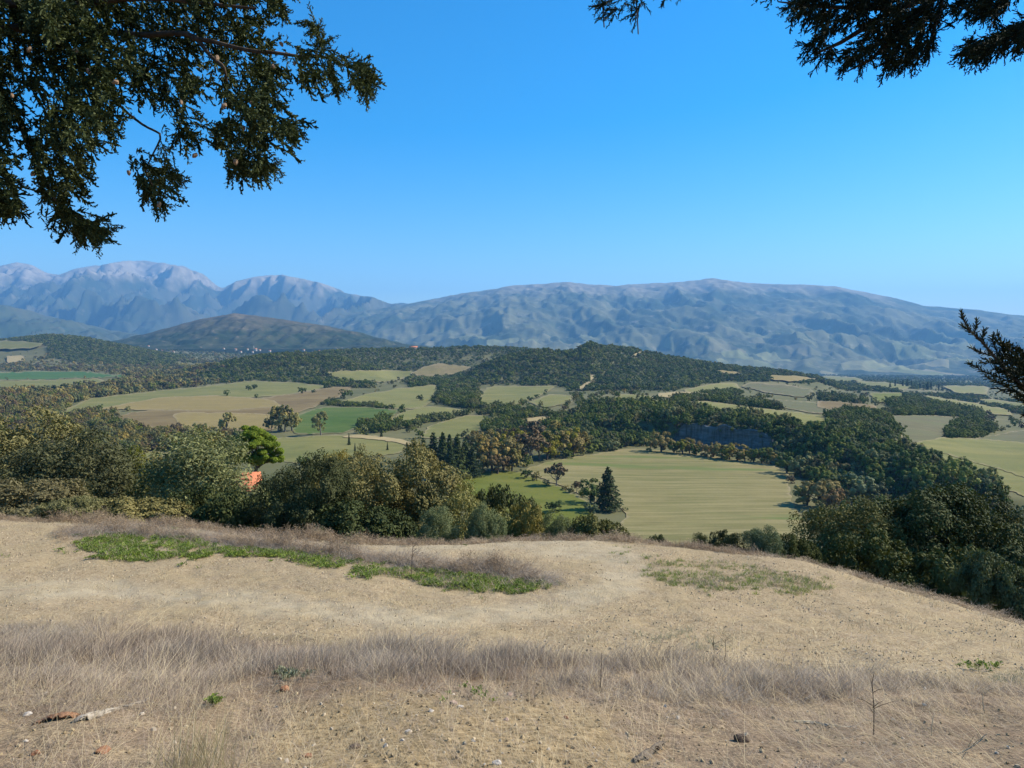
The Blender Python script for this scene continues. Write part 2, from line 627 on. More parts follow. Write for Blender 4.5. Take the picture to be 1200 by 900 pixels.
def build_bluff():
    L_ = np.array([(108, 499), (120, 491), (135, 482), (160, 451), (163, 438)], float)
    n, m = 90, 26
    t = np.linspace(0, 1, n)
    cum = np.concatenate([[0], np.cumsum(np.hypot(*np.diff(L_, axis=0).T))]); cum /= cum[-1]
    lx, ly = np.interp(t, cum, L_[:, 0]), np.interp(t, cum, L_[:, 1])
    tx, ty = np.gradient(lx), np.gradient(ly)
    k = np.hypot(tx, ty)
    ox, oy = ty / k, -tx / k                            # away from the plateau
    H = np.linspace(0, 1, m)[None, :]
    end = (sstep(0, 0.12, t) * (1 - sstep(0.86, 1, t)))[:, None]
    bul = 1.2 + 2.3 * ridged(t[:, None] * 7 + 0 * H, H * 0.5, 60, 4) + 0.6 * fbm(t[:, None] * 30, H * 5, 61, 3)
    out = (1.5 + 3.2 * (1 - H) ** 1.5 + 0.8 * bul) * (0.3 + 0.7 * end)
    out[:, -1] = np.minimum(out[:, -1], 0.6)
    X = lx[:, None] + ox[:, None] * out; Y = ly[:, None] + oy[:, None] * out
    zb = height(lx + ox * 6, ly + oy * 6) - 0.6; zt = height(lx - ox * 6, ly - oy * 6)
    zt = zb + (zt - 0.6 + 1.6 * vn(t * 9, t * 0, 63) - zb) * (0.25 + 0.75 * end[:, 0])
    Z = zb[:, None] + (zt - zb)[:, None] * np.minimum(H * 1.03, 1)
    i, j = np.meshgrid(np.arange(n - 1), np.arange(m - 1), indexing='ij')
    q = np.stack([i * m + j, (i + 1) * m + j, (i + 1) * m + j + 1, i * m + j + 1], -1).reshape(-1, 4)
    w = NT('bluff_marl', 0.95, 0.05)
    p = w.coord()
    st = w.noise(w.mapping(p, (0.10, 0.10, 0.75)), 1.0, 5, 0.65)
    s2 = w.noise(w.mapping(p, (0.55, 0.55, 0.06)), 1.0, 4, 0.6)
    cc = w.ramp(st, [(0.35, (0.085, 0.088, 0.085)), (0.65, (0.165, 0.165, 0.155))])  # marl greys lowered, so part of the bluff's shade is in the colour
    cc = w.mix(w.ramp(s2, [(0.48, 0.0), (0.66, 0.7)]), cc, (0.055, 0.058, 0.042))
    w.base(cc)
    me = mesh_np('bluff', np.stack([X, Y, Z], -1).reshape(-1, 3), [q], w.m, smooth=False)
    return tag(ob('bluff', me), 'bare grey earth bluff in the shade', kind='structure')


build_bluff()


# ------------------------------------------------------------------ fields and tracks in the valley
def chaikin(p, n=2):
    p = np.asarray(p, float)
    for _ in range(n):
        q = np.roll(p, -1, 0)
        p = np.stack([p * 0.88 + q * 0.12, p * 0.12 + q * 0.88], 1).reshape(-1, 2)
    return p


def mat_field(name, c1, c2, c3=None, ang=0.0, across=5.0, along=60.0, strength=0.6, green=0.0):
    t = NT(name, 0.95, 0.08)
    k3, k5 = tuple(v * 0.68 for v in c1), tuple(v * 0.5 for v in c1)
    p = t.coord()
    q = t.mapping(t.mapping(p, (1, 1, 1), (0, 0, ang)), (1.0 / along, 1.0 / across, 0.02))
    s = t.noise(q, 1.0, 3, 0.55, 0.25)
    b = t.noise(p, 0.018, 5, 0.62)
    f = t.noise(p, 0.9, 3, 0.7)
    b2 = t.noise(p, 0.07, 5, 0.68)
    c1 = t.mix(t.ramp(b2, [(0.40, 0.0), (0.64, 0.8)]), c1, tuple(v * 0.70 for v in c1))
    c = t.mix(t.ramp(b, [(0.38, 0.0), (0.62, 1.0)]), c1, c2)
    c = t.mix(t.math('MULTIPLY', t.ramp(s, [(0.42, 0.0), (0.60, 1.0)]), strength), c, c3 or k3)
    c = t.mix(t.ramp(f, [(0.35, 0.22), (0.65, 0.0)]), c, k5)
    g2 = t.noise(t.mapping(p, (0.010, 0.045, 0.01), (0, 0, 0.5)), 1.0, 4, 0.6)
    c = t.mix(t.ramp(g2, [(0.56, 0.0), (0.68, green)]), c, (0.105, 0.135, 0.038))
    c = t.mix(t.math('MULTIPLY', t.attr('margin').outputs['Fac'], t.ramp(b, [(0.35, 0.9), (0.65, 0.35)])), c, (0.27, 0.215, 0.125))
    return t.base(c)


FIELD_XY = []


def field(name, poly, mat, lift=1.0, label=None, wob=1.0):
    P = chaikin(poly, 2)
    # resample the outline and roughen it
    out = []
    for i in range(len(P)):
        a, b = P[i], P[(i + 1) % len(P)]
        n = max(1, int(np.hypot(*(b - a)) / 3))
        for k in range(n):
            out.append(a + (b - a) * k / n)
    out = np.array(out)
    out[:, 1] += wob * 0.7 * vn(out[:, 0] / 7, out[:, 1] / 2, 77)
    out[:, 0] += wob * 2.2 * vn(out[:, 0] / 5, out[:, 1] / 2, 78)
    x0, y0 = out.min(0); x1, y1 = out.max(0)
    gx, gy = np.meshgrid(np.arange(x0, x1, 7.0), np.arange(y0, y1, 1.6))
    gx = gx + (np.arange(gx.shape[0])[:, None] % 2) * 3.5
    m = inpoly(gx.ravel(), gy.ravel(), out)
    inner = np.stack([gx.ravel()[m], gy.ravel()[m]], -1)
    pts = np.concatenate([out, inner])
    n = len(out)
    r = geometry.delaunay_2d_cdt([Vector((float(a), float(b) * 4)) for a, b in pts], [(i, (i + 1) % n) for i in range(n)], [], 1, 1e-4)
    vv = np.array([(v.x, v.y / 4) for v in r[0]])
    X, Y, Z = hit(vv[:, 0], vv[:, 1], 120.0)
    Z = Z + (0.12 + Y * 0.0005) * lift
    tris = np.array([f for f in r[2] if len(f) == 3])
    yy = Y[tris]
    tris = tris[(yy.max(1) / yy.min(1)) < 1.25]
    me = mesh_np(name, np.stack([X, Y, Z], -1), [tris[:, ::-1]], mat, smooth=True, attrs={'margin': ('FLOAT', 'POINT', (np.arange(len(X)) < n).astype(float))})
    # make the faces look up
    me.update()
    ups = np.zeros(len(me.polygons) * 3); me.polygons.foreach_get('normal', ups)
    if ups.reshape(-1, 3)[:, 2].mean() < 0:
        me.flip_normals()
    o = ob(name, me)
    tag(o, label, kind='structure')
    xo, yo, zo = hit(out[:, 0], out[:, 1], 120.0)
    FIELD_XY.append(np.stack([xo, yo], -1))
    return o


KHAKI = mat_field('field_stubble_khaki', (0.200, 0.172, 0.070), (0.150, 0.142, 0.052), (0.262, 0.218, 0.100), R(-6), 2.6, 46, 0.72, 0.8)
GRASSY = mat_field('field_young_grass', (0.115, 0.135, 0.0222), (0.165, 0.155, 0.037), (0.1, 0.12, 0.0222), R(20), 6, 60, 0.4)
GREEN = mat_field('field_green_crop', (0.072, 0.118, 0.024), (0.105, 0.132, 0.034), (0.055, 0.098, 0.022), R(5), 8, 150, 0.5)
COOLGREEN = mat_field('field_sown_green', (0.055, 0.125, 0.037), (0.08, 0.13, 0.037), None, 0, 14, 300, 0.3)
YELLOWGR = mat_field('field_pale_meadow', (0.225, 0.205, 0.068), (0.165, 0.165, 0.055), (0.180, 0.165, 0.060), R(10), 7, 90, 0.6, 0.4)
TAN = mat_field('field_tan_stubble', (0.27, 0.205, 0.0814), (0.225, 0.175, 0.0629), (0.2, 0.155, 0.0592), R(4), 10, 220, 0.6)
BROWN = mat_field('field_ploughed_brown', (0.175, 0.125, 0.0555), (0.215, 0.16, 0.0703), (0.135, 0.1, 0.0444), R(4), 8, 250, 0.5)
GREYF = mat_field('field_fallow_grey', (0.150, 0.135, 0.072), (0.120, 0.125, 0.055), (0.105, 0.098, 0.05), R(-20), 9, 80, 0.6, 0.5)
OLIVEF = mat_field('field_olive_pasture', (0.165, 0.165, 0.0555), (0.2, 0.18, 0.0629), (0.12, 0.13, 0.0407), R(-10), 12, 200, 0.45)
EARTH = mat_field('bare_earth_track', (0.4, 0.31, 0.148), (0.34, 0.27, 0.1332), (0.3, 0.23, 0.1036), 0, 4, 20, 0.4)
REDEARTH = mat_field('bare_clearing_soil', (0.25, 0.19, 0.0888), (0.2, 0.165, 0.0666), (0.14, 0.12, 0.0444), 0, 20, 20, 0.5)

field('field', [(612, 551), (650, 540), (690, 534), (740, 526), (800, 530), (850, 538), (905, 545), (926, 556), (924, 574), (932, 598), (952, 616), (945, 645), (690, 645), (735, 608), (728, 594), (705, 592), (668, 574), (640, 563)], KHAKI, label='wide mown khaki field below the terrace')
field('field', [(525, 566), (560, 552), (604, 552), (640, 565), (668, 577), (702, 596), (690, 618), (630, 622), (585, 600), (545, 578)], GRASSY, 1.2, 'small green meadow beside the mown field')
field('field', [(343, 489), (378, 477), (420, 477), (472, 481), (455, 490), (428, 497), (405, 508), (343, 510)], GREEN, label='bright green crop field behind the poplars')
field('field', [(392, 473), (430, 462), (470, 455), (512, 451), (514, 461), (505, 472), (492, 479), (470, 480), (430, 474)], YELLOWGR, label='pale yellowish meadow')
field('field', [(452, 494), (470, 484), (500, 476), (545, 480), (540, 486), (500, 491), (458, 501)], YELLOWGR, 1.2)
field('field', [(60, 490), (100, 468), (190, 458), (250, 452), (300, 446), (350, 449), (392, 453), (330, 464), (240, 471), (150, 478)], OLIVEF)
field('field', [(110, 480), (190, 466), (250, 464), (320, 469), (330, 477), (260, 482), (160, 481)], TAN, 1.4)
field('field', [(120, 492), (170, 481), (260, 482), (330, 477), (300, 468), (392, 454), (415, 454), (402, 464), (348, 485), (318, 506), (200, 506)], BROWN, 1.2)
field('field', [(200, 484), (300, 485), (330, 487), (318, 504), (215, 504)], TAN, 1.6)
field('field', [(-30, 437), (60, 435), (112, 437), (150, 441), (150, 443), (110, 443), (60, 445), (-30, 446)], COOLGREEN)
field('field', [(-30, 446.5), (60, 445.5), (112, 443.5), (128, 449), (95, 455), (50, 458), (-30, 458)], OLIVEF)
field('field', [(380, 436), (440, 434), (482, 435), (490, 440), (455, 448), (400, 449)], OLIVEF)
field('field', [(480, 440), (498, 430), (515, 427), (552, 431), (540, 439), (500, 445)], REDEARTH, 3)
field('field', [(560, 470), (570, 453), (652, 453), (640, 461), (600, 478), (568, 477)], OLIVEF, 1.2)
field('field', [(618, 472), (645, 462), (672, 464), (672, 472), (640, 479)], YELLOWGR, 1.5)
field('field', [(318, 514), (400, 510), (440, 512), (480, 520), (470, 532), (330, 545)], OLIVEF)
field('field', [(492, 514), (502, 500), (545, 487), (578, 487), (572, 498), (545, 514)], OLIVEF, 1.2)
field('field', [(800, 472), (830, 470), (870, 476), (960, 487), (985, 500), (960, 505), (900, 492), (850, 489), (818, 482)], YELLOWGR, 1.2)
field('field', [(880, 449), (925, 452), (955, 458), (945, 467), (900, 461), (868, 454)], GREYF, 2)
field('field', [(880, 466), (930, 470), (985, 476), (1010, 484), (960, 486), (900, 476)], GREYF, 1.4)
field('field', [(800, 457), (835, 451), (862, 449), (868, 456), (830, 460), (806, 463)], YELLOWGR, 2)
field('field', [(770, 461), (800, 460), (850, 464), (840, 468), (800, 467), (772, 466)], EARTH, 2)
field('field', [(1020, 461), (1062, 461), (1056, 470), (1024, 473)], GRASSY, 2)
field('field', [(1080, 464), (1132, 471), (1185, 482), (1185, 489), (1130, 480), (1085, 470)], YELLOWGR, 2)
field('field', [(1038, 489), (1080, 487), (1140, 490), (1110, 504), (1112, 514), (1135, 516), (1200, 504), (1260, 505), (1260, 585), (1190, 556), (1100, 530), (1062, 520)], GREYF, 1.4, 'grey fallow field on the far bench')
field('field', [(985, 516), (1030, 513), (1070, 523), (1140, 538), (1200, 556), (1270, 580), (1270, 606), (1200, 582), (1165, 570), (1100, 546), (1050, 528)], OLIVEF, 1.2, 'green strip field above the wooded scarp')
field('field', [(1105, 453), (1160, 454), (1156, 464), (1118, 462)], YELLOWGR, 3)
field('field', [(-40, 402), (20, 402), (54, 405), (40, 411), (-40, 413)], OLIVEF, 6)
field('field', [(8, 419), (26, 418), (28, 425), (10, 427)], EARTH, 4)
field('field', [(1062, 521), (1110, 513), (1200, 519), (1270, 530), (1270, 588), (1190, 557), (1100, 531)], OLIVEF, 2.0)
field('field', [(958, 470), (1000, 473), (1030, 477), (1012, 483), (960, 479)], BROWN, 2)
field('field', [(1046, 456), (1090, 459), (1104, 463), (1062, 462)], GREYF, 3)
field('field', [(905, 441), (940, 443), (960, 446), (930, 449), (900, 446)], TAN, 4)
field('field', [(840, 436), (862, 438), (872, 441), (850, 441)], TAN, 5)
field('field', [(720, 466), (735, 463), (768, 466), (760, 471), (725, 471)], OLIVEF, 3)
field('field', [(700, 470), (716, 468), (720, 474), (702, 476)], YELLOWGR, 2)
field('field', [(752, 473), (776, 468), (790, 470), (785, 476), (760, 477)], OLIVEF, 2)
field('field', [(1002, 447), (1040, 449), (1076, 455), (1050, 459), (1004, 453)], OLIVEF, 3)
field('field', [(960, 443), (985, 442), (1012, 446), (1005, 449), (965, 448)], OLIVEF, 4)
field('field', [(1150, 468), (1200, 474), (1260, 482), (1260, 489), (1200, 481), (1150, 473)], OLIVEF, 3)
field('field', [(105, 545), (130, 537), (180, 529), (204, 532), (170, 541), (120, 549)], YELLOWGR, 1.2)
field('dirt_road', [(676, 456), (690, 447), (690, 441), (696, 441), (698, 447), (684, 458)], EARTH, 3, 'pale dirt road climbing between wooded hills')
field('dirt_road', [(398, 513), (420, 510), (440, 512), (470, 516), (492, 522), (488, 525), (468, 520), (430, 515)], EARTH, 2, 'dirt track between fields')
field('dirt_road', [(615, 491), (640, 489), (660, 491), (656, 495), (620, 495)], EARTH, 2)
field('dirt_road', [(738, 420), (748, 414), (755, 412), (756, 414), (748, 418), (742, 422)], EARTH, 4)


# ------------------------------------------------------------------ mountains
def mat_mountain(name, treeline, rock, forest, scrub, k=1.0, plots=False):
    t = NT(name, 0.95, 0.05)
    p = t.mapping(t.coord(), (k, k, k))
    z0 = t.coord()
    sep = t.n.new('ShaderNodeSeparateXYZ')
    t.l.new(z0, sep.inputs[0])
    n1 = t.noise(p, 0.0011, 8, 0.62)
    n2 = t.noise(p, 0.0042, 7, 0.72)
    alt = t.math('ADD', sep.outputs[2], t.math('MULTIPLY', t.math('SUBTRACT', n1, 0.5), 900 if treeline > 400 else 190))
    f = t.math('DIVIDE', t.math('SUBTRACT', alt, treeline - 120), 240, True)
    low = t.mix(t.ramp(n1, [(0.42, 0.0), (0.60, 1.0)]), forest, scrub)
    low = t.mix(t.ramp(n2, [(0.58, 0.0), (0.70, 0.3 if treeline > 1000 else 0.75)]), low, tuple(v * 1.15 for v in rock))
    hi = t.mix(t.ramp(n2, [(0.38, 0.0), (0.60, 1.0)]), tuple(v * 0.6 for v in rock), rock)
    n3 = t.noise(p, 0.0025, 6, 0.7)
    hi = t.mix(t.ramp(n3, [(0.56, 0.0), (0.66, 0.6)]), hi, scrub)
    if plots:
        v = t.n.new('ShaderNodeTexVoronoi')
        v.inputs['Scale'].default_value = 1.0
        t.l.new(t.mapping(t.coord(), (0.0042, 0.0018, 0.0)), v.inputs['Vector'])
        sp_c = t.n.new('ShaderNodeSeparateColor'); t.l.new(v.outputs['Color'], sp_c.inputs[0])
        lowm = t.math('SUBTRACT', 1.0, t.math('DIVIDE', t.math('ADD', sep.outputs[2], t.math('MULTIPLY', t.math('SUBTRACT', n1, 0.5), 900.0)), 330.0, True))
        on = t.math('MULTIPLY', t.ramp(sp_c.outputs[0], [(0.60, 0.0), (0.66, 0.6)]), lowm)
        low = t.mix(on, low, t.ramp(sp_c.outputs[1], [(0.0, (0.30, 0.25, 0.15)), (0.5, (0.20, 0.21, 0.085)), (1.0, (0.27, 0.26, 0.12))]))
    return t.base(t.mix(f, low, hi))


def mountain(name, D, wf, wb, sil, mat, foot, amp, spur, seed, label, px0=-350, px1=1550, step=2.3, rows=140, power=1.25):
    s = np.array(sil, float)
    pxs = np.arange(px0, px1 + step, step)
    tt = np.concatenate([-np.linspace(1, 0, rows) ** 1.0, np.linspace(0, 1, 24)[1:]])
    P, T = np.meshgrid(pxs, tt)
    Y = np.where(T < 0, D + T * wf, D + T * wb)
    u, dy, dz = ray(P, np.full(P.shape, 410.0))
    Y = Y + np.where(T < 0, 0.0, 0.0)
    X = Y * u / dy
    crest = zpix(P, np.interp(P, s[:, 0], s[:, 1]), D)
    # fine serration of the ridge itself
    crest = crest + 0.10 * amp * fbm(X / (spur * 0.25), Y * 0 + seed, seed + 3, 4)
    ft = zpix(P, np.full(P.shape, float(foot)), D - wf) if not callable(foot) else foot(P, D - wf)
    ft = np.minimum(ft, crest - 60)
    k = np.clip(1 - np.abs(T), 0, 1)
    prof = k ** power * 0.55 + (k * k * (3 - 2 * k)) * 0.45
    warp = 500 * vn(X / 2600, Y / 2600, seed + 11)
    rd = ridged((X + warp) / spur, Y / (spur * 2.6), seed, 5)
    env = np.clip(4 * k * (1 - k), 0, 1) ** 0.8
    Z = ft + (crest - ft) * prof + amp * (rd - 0.55) * env * np.clip((crest - ft) / 600, 0.15, 1.3)
    Z = Z + 0.25 * amp * fbm(X / (spur * 0.3), Y / (spur * 0.3), seed + 7, 3) * env
    Z = Z + 0.30 * amp * (ridged(X / (spur * 0.22) + warp / 400, Y / (spur * 0.5), seed + 17, 4) - 0.5) * np.clip(env * 1.2, 0, 1)
    Z = np.where(T >= 0, ft + (crest - ft) * prof, Z)
    Z = np.where(k <= 0.001, ft - 40, Z)
    # keep the crest the highest line seen: never above the line of sight to it
    lim = Y * (crest / D) - 4
    Z = np.where(T < 0, np.minimum(Z, lim + np.where(T > -0.02, 4, 0)), Z)
    nr, nc = X.shape
    V = np.stack([X, Y, Z], -1).reshape(-1, 3)
    i, j = np.meshgrid(np.arange(nr - 1), np.arange(nc - 1), indexing='ij')
    q = np.stack([i * nc + j, i * nc + j + 1, (i + 1) * nc + j + 1, (i + 1) * nc + j], -1).reshape(-1, 4)
    me = mesh_np(name, V, [q], mat, smooth=True)
    return tag(ob(name, me), label, kind='structure')


MAT_ROCKY = mat_mountain('mountain_limestone', 1330, (0.31, 0.27, 0.21), (0.035, 0.048, 0.026), (0.085, 0.085, 0.050))
MAT_RIDGE = mat_mountain('mountain_scrub', 900, (0.25, 0.225, 0.175), (0.030, 0.047, 0.026), (0.125, 0.125, 0.066), 1.0, True)
MAT_HILL = mat_mountain('hill_scrub', 205, (0.19, 0.145, 0.10), (0.020, 0.032, 0.013), (0.050, 0.054, 0.026), 5.0)
MAT_FARHILL = mat_mountain('hill_forest', 1200, (0.20, 0.17, 0.12), (0.040, 0.058, 0.030), (0.075, 0.08, 0.045))

mountain('mountain_range', 18000, 8500, 3500,
         [(-350, 350), (-120, 335), (-60, 322), (0, 313), (22, 308), (40, 311), (58, 321), (72, 323), (90, 316), (120, 311), (150, 306), (165, 305),
          (190, 309), (215, 313), (240, 322), (256, 336), (263, 338), (275, 331), (300, 325), (330, 322), (355, 327), (380, 334), (410, 345), (440, 350),
          (455, 356), (490, 357), (530, 361), (600, 378), (700, 400), (1550, 420)],
         MAT_ROCKY, 404, 330, 1300, 101, 'far rocky mountain range with bare pale summits', px1=760)
mountain('mountain', 13000, 7300, 3500,
         [(-350, 415), (250, 404), (350, 384), (400, 367), (440, 362), (480, 356), (500, 352), (540, 344), (570, 340), (600, 335), (630, 333), (665, 330), (690, 333),
          (720, 335), (760, 332), (800, 330), (835, 326), (860, 330), (900, 333), (940, 333), (980, 336), (1010, 342), (1050, 350), (1080, 358), (1110, 361),
          (1140, 363), (1180, 368), (1200, 370), (1300, 381), (1550, 400)],
         MAT_RIDGE, 441, 62, 560, 202, 'long blue ridge closing the valley', px0=200, power=1.2)
mountain('hill', 9000, 2500, 1800, [(-350, 340), (-100, 347), (0, 357), (30, 361), (60, 370), (100, 380), (130, 388), (200, 397), (300, 405), (400, 412)],
         MAT_FARHILL, 408, 110, 700, 303, 'hazy forested foothill', px1=430, rows=60)
mountain('hill', 4900, 1000, 900, [(60, 412), (120, 402), (150, 396), (190, 386), (230, 375), (262, 369), (275, 367), (300, 370), (330, 374), (370, 380), (410, 387), (450, 397), (480, 404), (540, 411), (600, 418)],
         MAT_HILL, 409, 38, 330, 404, 'dark scrub hill with a stony top above the village', px0=60, px1=600, rows=90)


# ------------------------------------------------------------------ foliage
rng = np.random.default_rng(7)


def unit(n, g):
    v = g.normal(size=(n, 3))
    return v / np.linalg.norm(v, axis=1, keepdims=True)


def leaf_quads(pos, nrm, size, g, aspect=1.7, jitter=0.8):
    """one small folded-flat leaf spray per point"""
    n = len(pos)
    nn = nrm + jitter * g.normal(size=(n, 3)) * 0.6
    nn /= np.linalg.norm(nn, axis=1, keepdims=True) + 1e-9
    r = unit(n, g)
    a = np.cross(nn, r); a /= np.linalg.norm(a, axis=1, keepdims=True) + 1e-9
    b = np.cross(nn, a)
    s = (size * g.uniform(0.6, 1.35, n))[:, None]
    a = a * s * aspect * 0.5
    b = b * s * 0.5
    V = np.stack([pos - a, pos + b * 0.9 - a * 0.1, pos + a, pos - b * 0.9 + a * 0.15], 1).reshape(-1, 3)
    return V, np.arange(n * 4).reshape(-1, 4)


def crown_points(g, rx, rz, lobes, sub, n, flat=0.0, lobe_r=0.42, low=-0.5):
    """points on clumps of clumps that fill an uneven ellipsoid of half sizes rx, rz (centre at 0)"""
    d = unit(lobes * 3, g)
    d = d[d[:, 2] > low][:lobes]
    if len(d) < 4:
        d = unit(lobes, g)
    rad = g.uniform(0.45, 0.72, len(d))[:, None]
    c = d * rad
    lr = lobe_r * g.uniform(0.72, 1.15, len(d))
    w = lr ** 2 / (lr ** 2).sum()
    if sub:
        k = g.choice(len(d), sub, p=w)
        sd = unit(sub, g)
        sd[:, 2] = np.abs(sd[:, 2]) * np.where(g.random(sub) < 0.75, 1, -1)
        sc = c[k] + sd * lr[k][:, None] * g.uniform(0.7, 1.0, sub)[:, None]
        sr = lr[k] * g.uniform(0.26, 0.42, sub)
    else:
        sc, sr = c, lr
    w = sr ** 2 / (sr ** 2).sum()
    k = g.choice(len(sc), n, p=w)
    ld = unit(n, g)
    out = sc[k] * 0.8
    ld = ld + 0.35 * out / (np.linalg.norm(out, axis=1, keepdims=True) + 1e-6)
    ld /= np.linalg.norm(ld, axis=1, keepdims=True)
    p = sc[k] + ld * (sr[k] * g.uniform(0.6, 1.05, n))[:, None]
    nr = 0.6 * ld + 0.5 * out + np.array([0, 0, 0.25])
    nr /= np.linalg.norm(nr, axis=1, keepdims=True)
    tone = g.uniform(0, 1, len(sc))[k] * 0.55 + g.uniform(0, 0.45, n)
    return p * np.array([rx, rx, rz]), nr, tone


def tube(pts, rad, sides=6):
    pts = np.asarray(pts, float); rad = np.asarray(rad, float)
    n = len(pts)
    V = []
    t = np.gradient(pts, axis=0)
    t /= np.linalg.norm(t, axis=1, keepdims=True) + 1e-9
    ref = np.array([0.3, 0.9, 0.2])
    for i in range(n):
        a = np.cross(t[i], ref); a /= np.linalg.norm(a) + 1e-9
        b = np.cross(t[i], a)
        for k in range(sides):
            w = 2 * math.pi * k / sides
            V.append(pts[i] + rad[i] * (math.cos(w) * a + math.sin(w) * b))
    Q = [[i * sides + k, i * sides + (k + 1) % sides, (i + 1) * sides + (k + 1) % sides, (i + 1) * sides + k] for i in range(n - 1) for k in range(sides)]
    return np.array(V), np.array(Q)


def joinq(parts):
    V, Q, o = [], [], 0
    for v, q in parts:
        V.append(v); Q.append(q + o); o += len(v)
    return np.concatenate(V), np.concatenate(Q)


def limbs(g, h, cz, rx, rz, r0, n=6, sides=6):
    bend = g.normal(0, 0.04 * h, 2)
    top = np.array([bend[0], bend[1], cz])
    P = [(np.array([[0, 0, -0.4], [0, 0, h * 0.06], top * [0.5, 0.5, 0.45], top]), [r0 * 1.5, r0 * 1.1, r0 * 0.85, r0 * 0.45])]
    for i in range(n):
        s = g.uniform(0.25, 0.8)
        b = top * [s, s, s]
        w = g.uniform(0, 2 * math.pi) if n < 4 else 2 * math.pi * (i + g.uniform(-0.3, 0.3)) / n
        e = np.array([math.cos(w) * rx * 0.7, math.sin(w) * rx * 0.7, cz + g.uniform(-0.3, 0.6) * rz])
        m = (b + e) / 2 + [0, 0, -0.05 * h]
        P.append((np.array([b, m, e]), [r0 * 0.55, r0 * 0.36, r0 * 0.12]))
    return joinq([tube(p, r, sides) for p, r in P])


BARK = mat_bark('bark_brown', (0.055, 0.040, 0.028), (0.13, 0.10, 0.075))
BARKG = mat_bark('bark_grey', (0.085, 0.075, 0.065), (0.19, 0.17, 0.15))

LEAF = {
    'oak': mat_leaf('leaf_holm_oak', [(0.0603, 0.081, 0.0156), (0.105, 0.132, 0.0253), (0.158, 0.182, 0.0389), (0.226, 0.233, 0.0603)], 0.14),
    'dark': mat_leaf('leaf_dark_green', [(0.0405, 0.0634, 0.0131), (0.0752, 0.107, 0.0215), (0.116, 0.15, 0.0318)], 0.12),
    'olive': mat_leaf('leaf_grey_olive', [(0.077, 0.0862, 0.0315), (0.136, 0.147, 0.0563), (0.201, 0.205, 0.0869), (0.261, 0.253, 0.116)], 0.14),
    'silver': mat_leaf('leaf_silver_green', [(0.0973, 0.121, 0.0529), (0.168, 0.189, 0.0907), (0.249, 0.263, 0.136)], 0.15),
    'brown': mat_leaf('leaf_dull_brown_green', [(0.114, 0.101, 0.0294), (0.198, 0.168, 0.0484), (0.278, 0.228, 0.0708), (0.334, 0.258, 0.0907)], 0.17),
    'ochre': mat_leaf('leaf_ochre', [(0.14, 0.110, 0.040), (0.235, 0.182, 0.065), (0.32, 0.25, 0.095)], 0.22),
    'yellow': mat_leaf('leaf_yellow_green', [(0.1185, 0.12, 0.0144), (0.206, 0.19, 0.02304), (0.3193, 0.265, 0.03456)], 0.30),
    'rust': mat_leaf('leaf_rust', [(0.13, 0.086, 0.040), (0.215, 0.140, 0.064), (0.27, 0.185, 0.085)], 0.2),
    'purple': mat_leaf('leaf_bare_purple_brown', [(0.07725, 0.054, 0.03024), (0.1339, 0.096, 0.05472), (0.1751, 0.13, 0.072)], 0.05),
    'green': mat_leaf('leaf_fresh_green', [(0.05665, 0.08, 0.01152), (0.09785, 0.125, 0.01872), (0.1493, 0.17, 0.0288)], 0.2),
    'pine': mat_leaf('leaf_pine_bright', [(0.085, 0.130, 0.014), (0.150, 0.205, 0.022), (0.225, 0.275, 0.036)], 0.22),
    'cypress': mat_leaf('leaf_cypress', [(0.0206, 0.034, 0.01008), (0.03708, 0.055, 0.0144), (0.05974, 0.078, 0.0216)], 0.08),
    'poplar': mat_leaf('leaf_pale_poplar', [(0.193, 0.182, 0.0673), (0.306, 0.275, 0.111), (0.408, 0.363, 0.158)], 0.3),
    'drab': mat_leaf('leaf_drab_olive', [(0.0633, 0.0633, 0.0253), (0.115, 0.112, 0.046), (0.172, 0.161, 0.069), (0.218, 0.196, 0.092)], 0.14),
    'holm': mat_leaf('leaf_holm_oak_close', [(0.042, 0.048, 0.016), (0.076, 0.082, 0.028), (0.115, 0.117, 0.043), (0.165, 0.155, 0.066)], 0.12),
    'shade': mat_leaf('leaf_deep_green_close', [(0.032, 0.042, 0.014), (0.060, 0.073, 0.024), (0.098, 0.108, 0.038)], 0.10),
    'tan': mat_leaf('leaf_dry_tan', [(0.13, 0.105, 0.048), (0.21, 0.172, 0.080), (0.29, 0.24, 0.12)], 0.2),
}


def make_crown(name, seed, rx, rz, cz, lobes, sub, n, leaf, mat, aspect=1.7, lobe_r=0.42, low=-0.5, jitter=0.8):
    g = np.random.default_rng(seed)
    p, nr, tone = crown_points(g, rx, rz, lobes, sub, n, lobe_r=lobe_r, low=low)
    p[:, 2] += cz
    V, Q = leaf_quads(p, nr, leaf, g, aspect, jitter)
    return mesh_np(name, V, [Q], mat, attrs={'rnd': ('FLOAT', 'FACE', tone)})


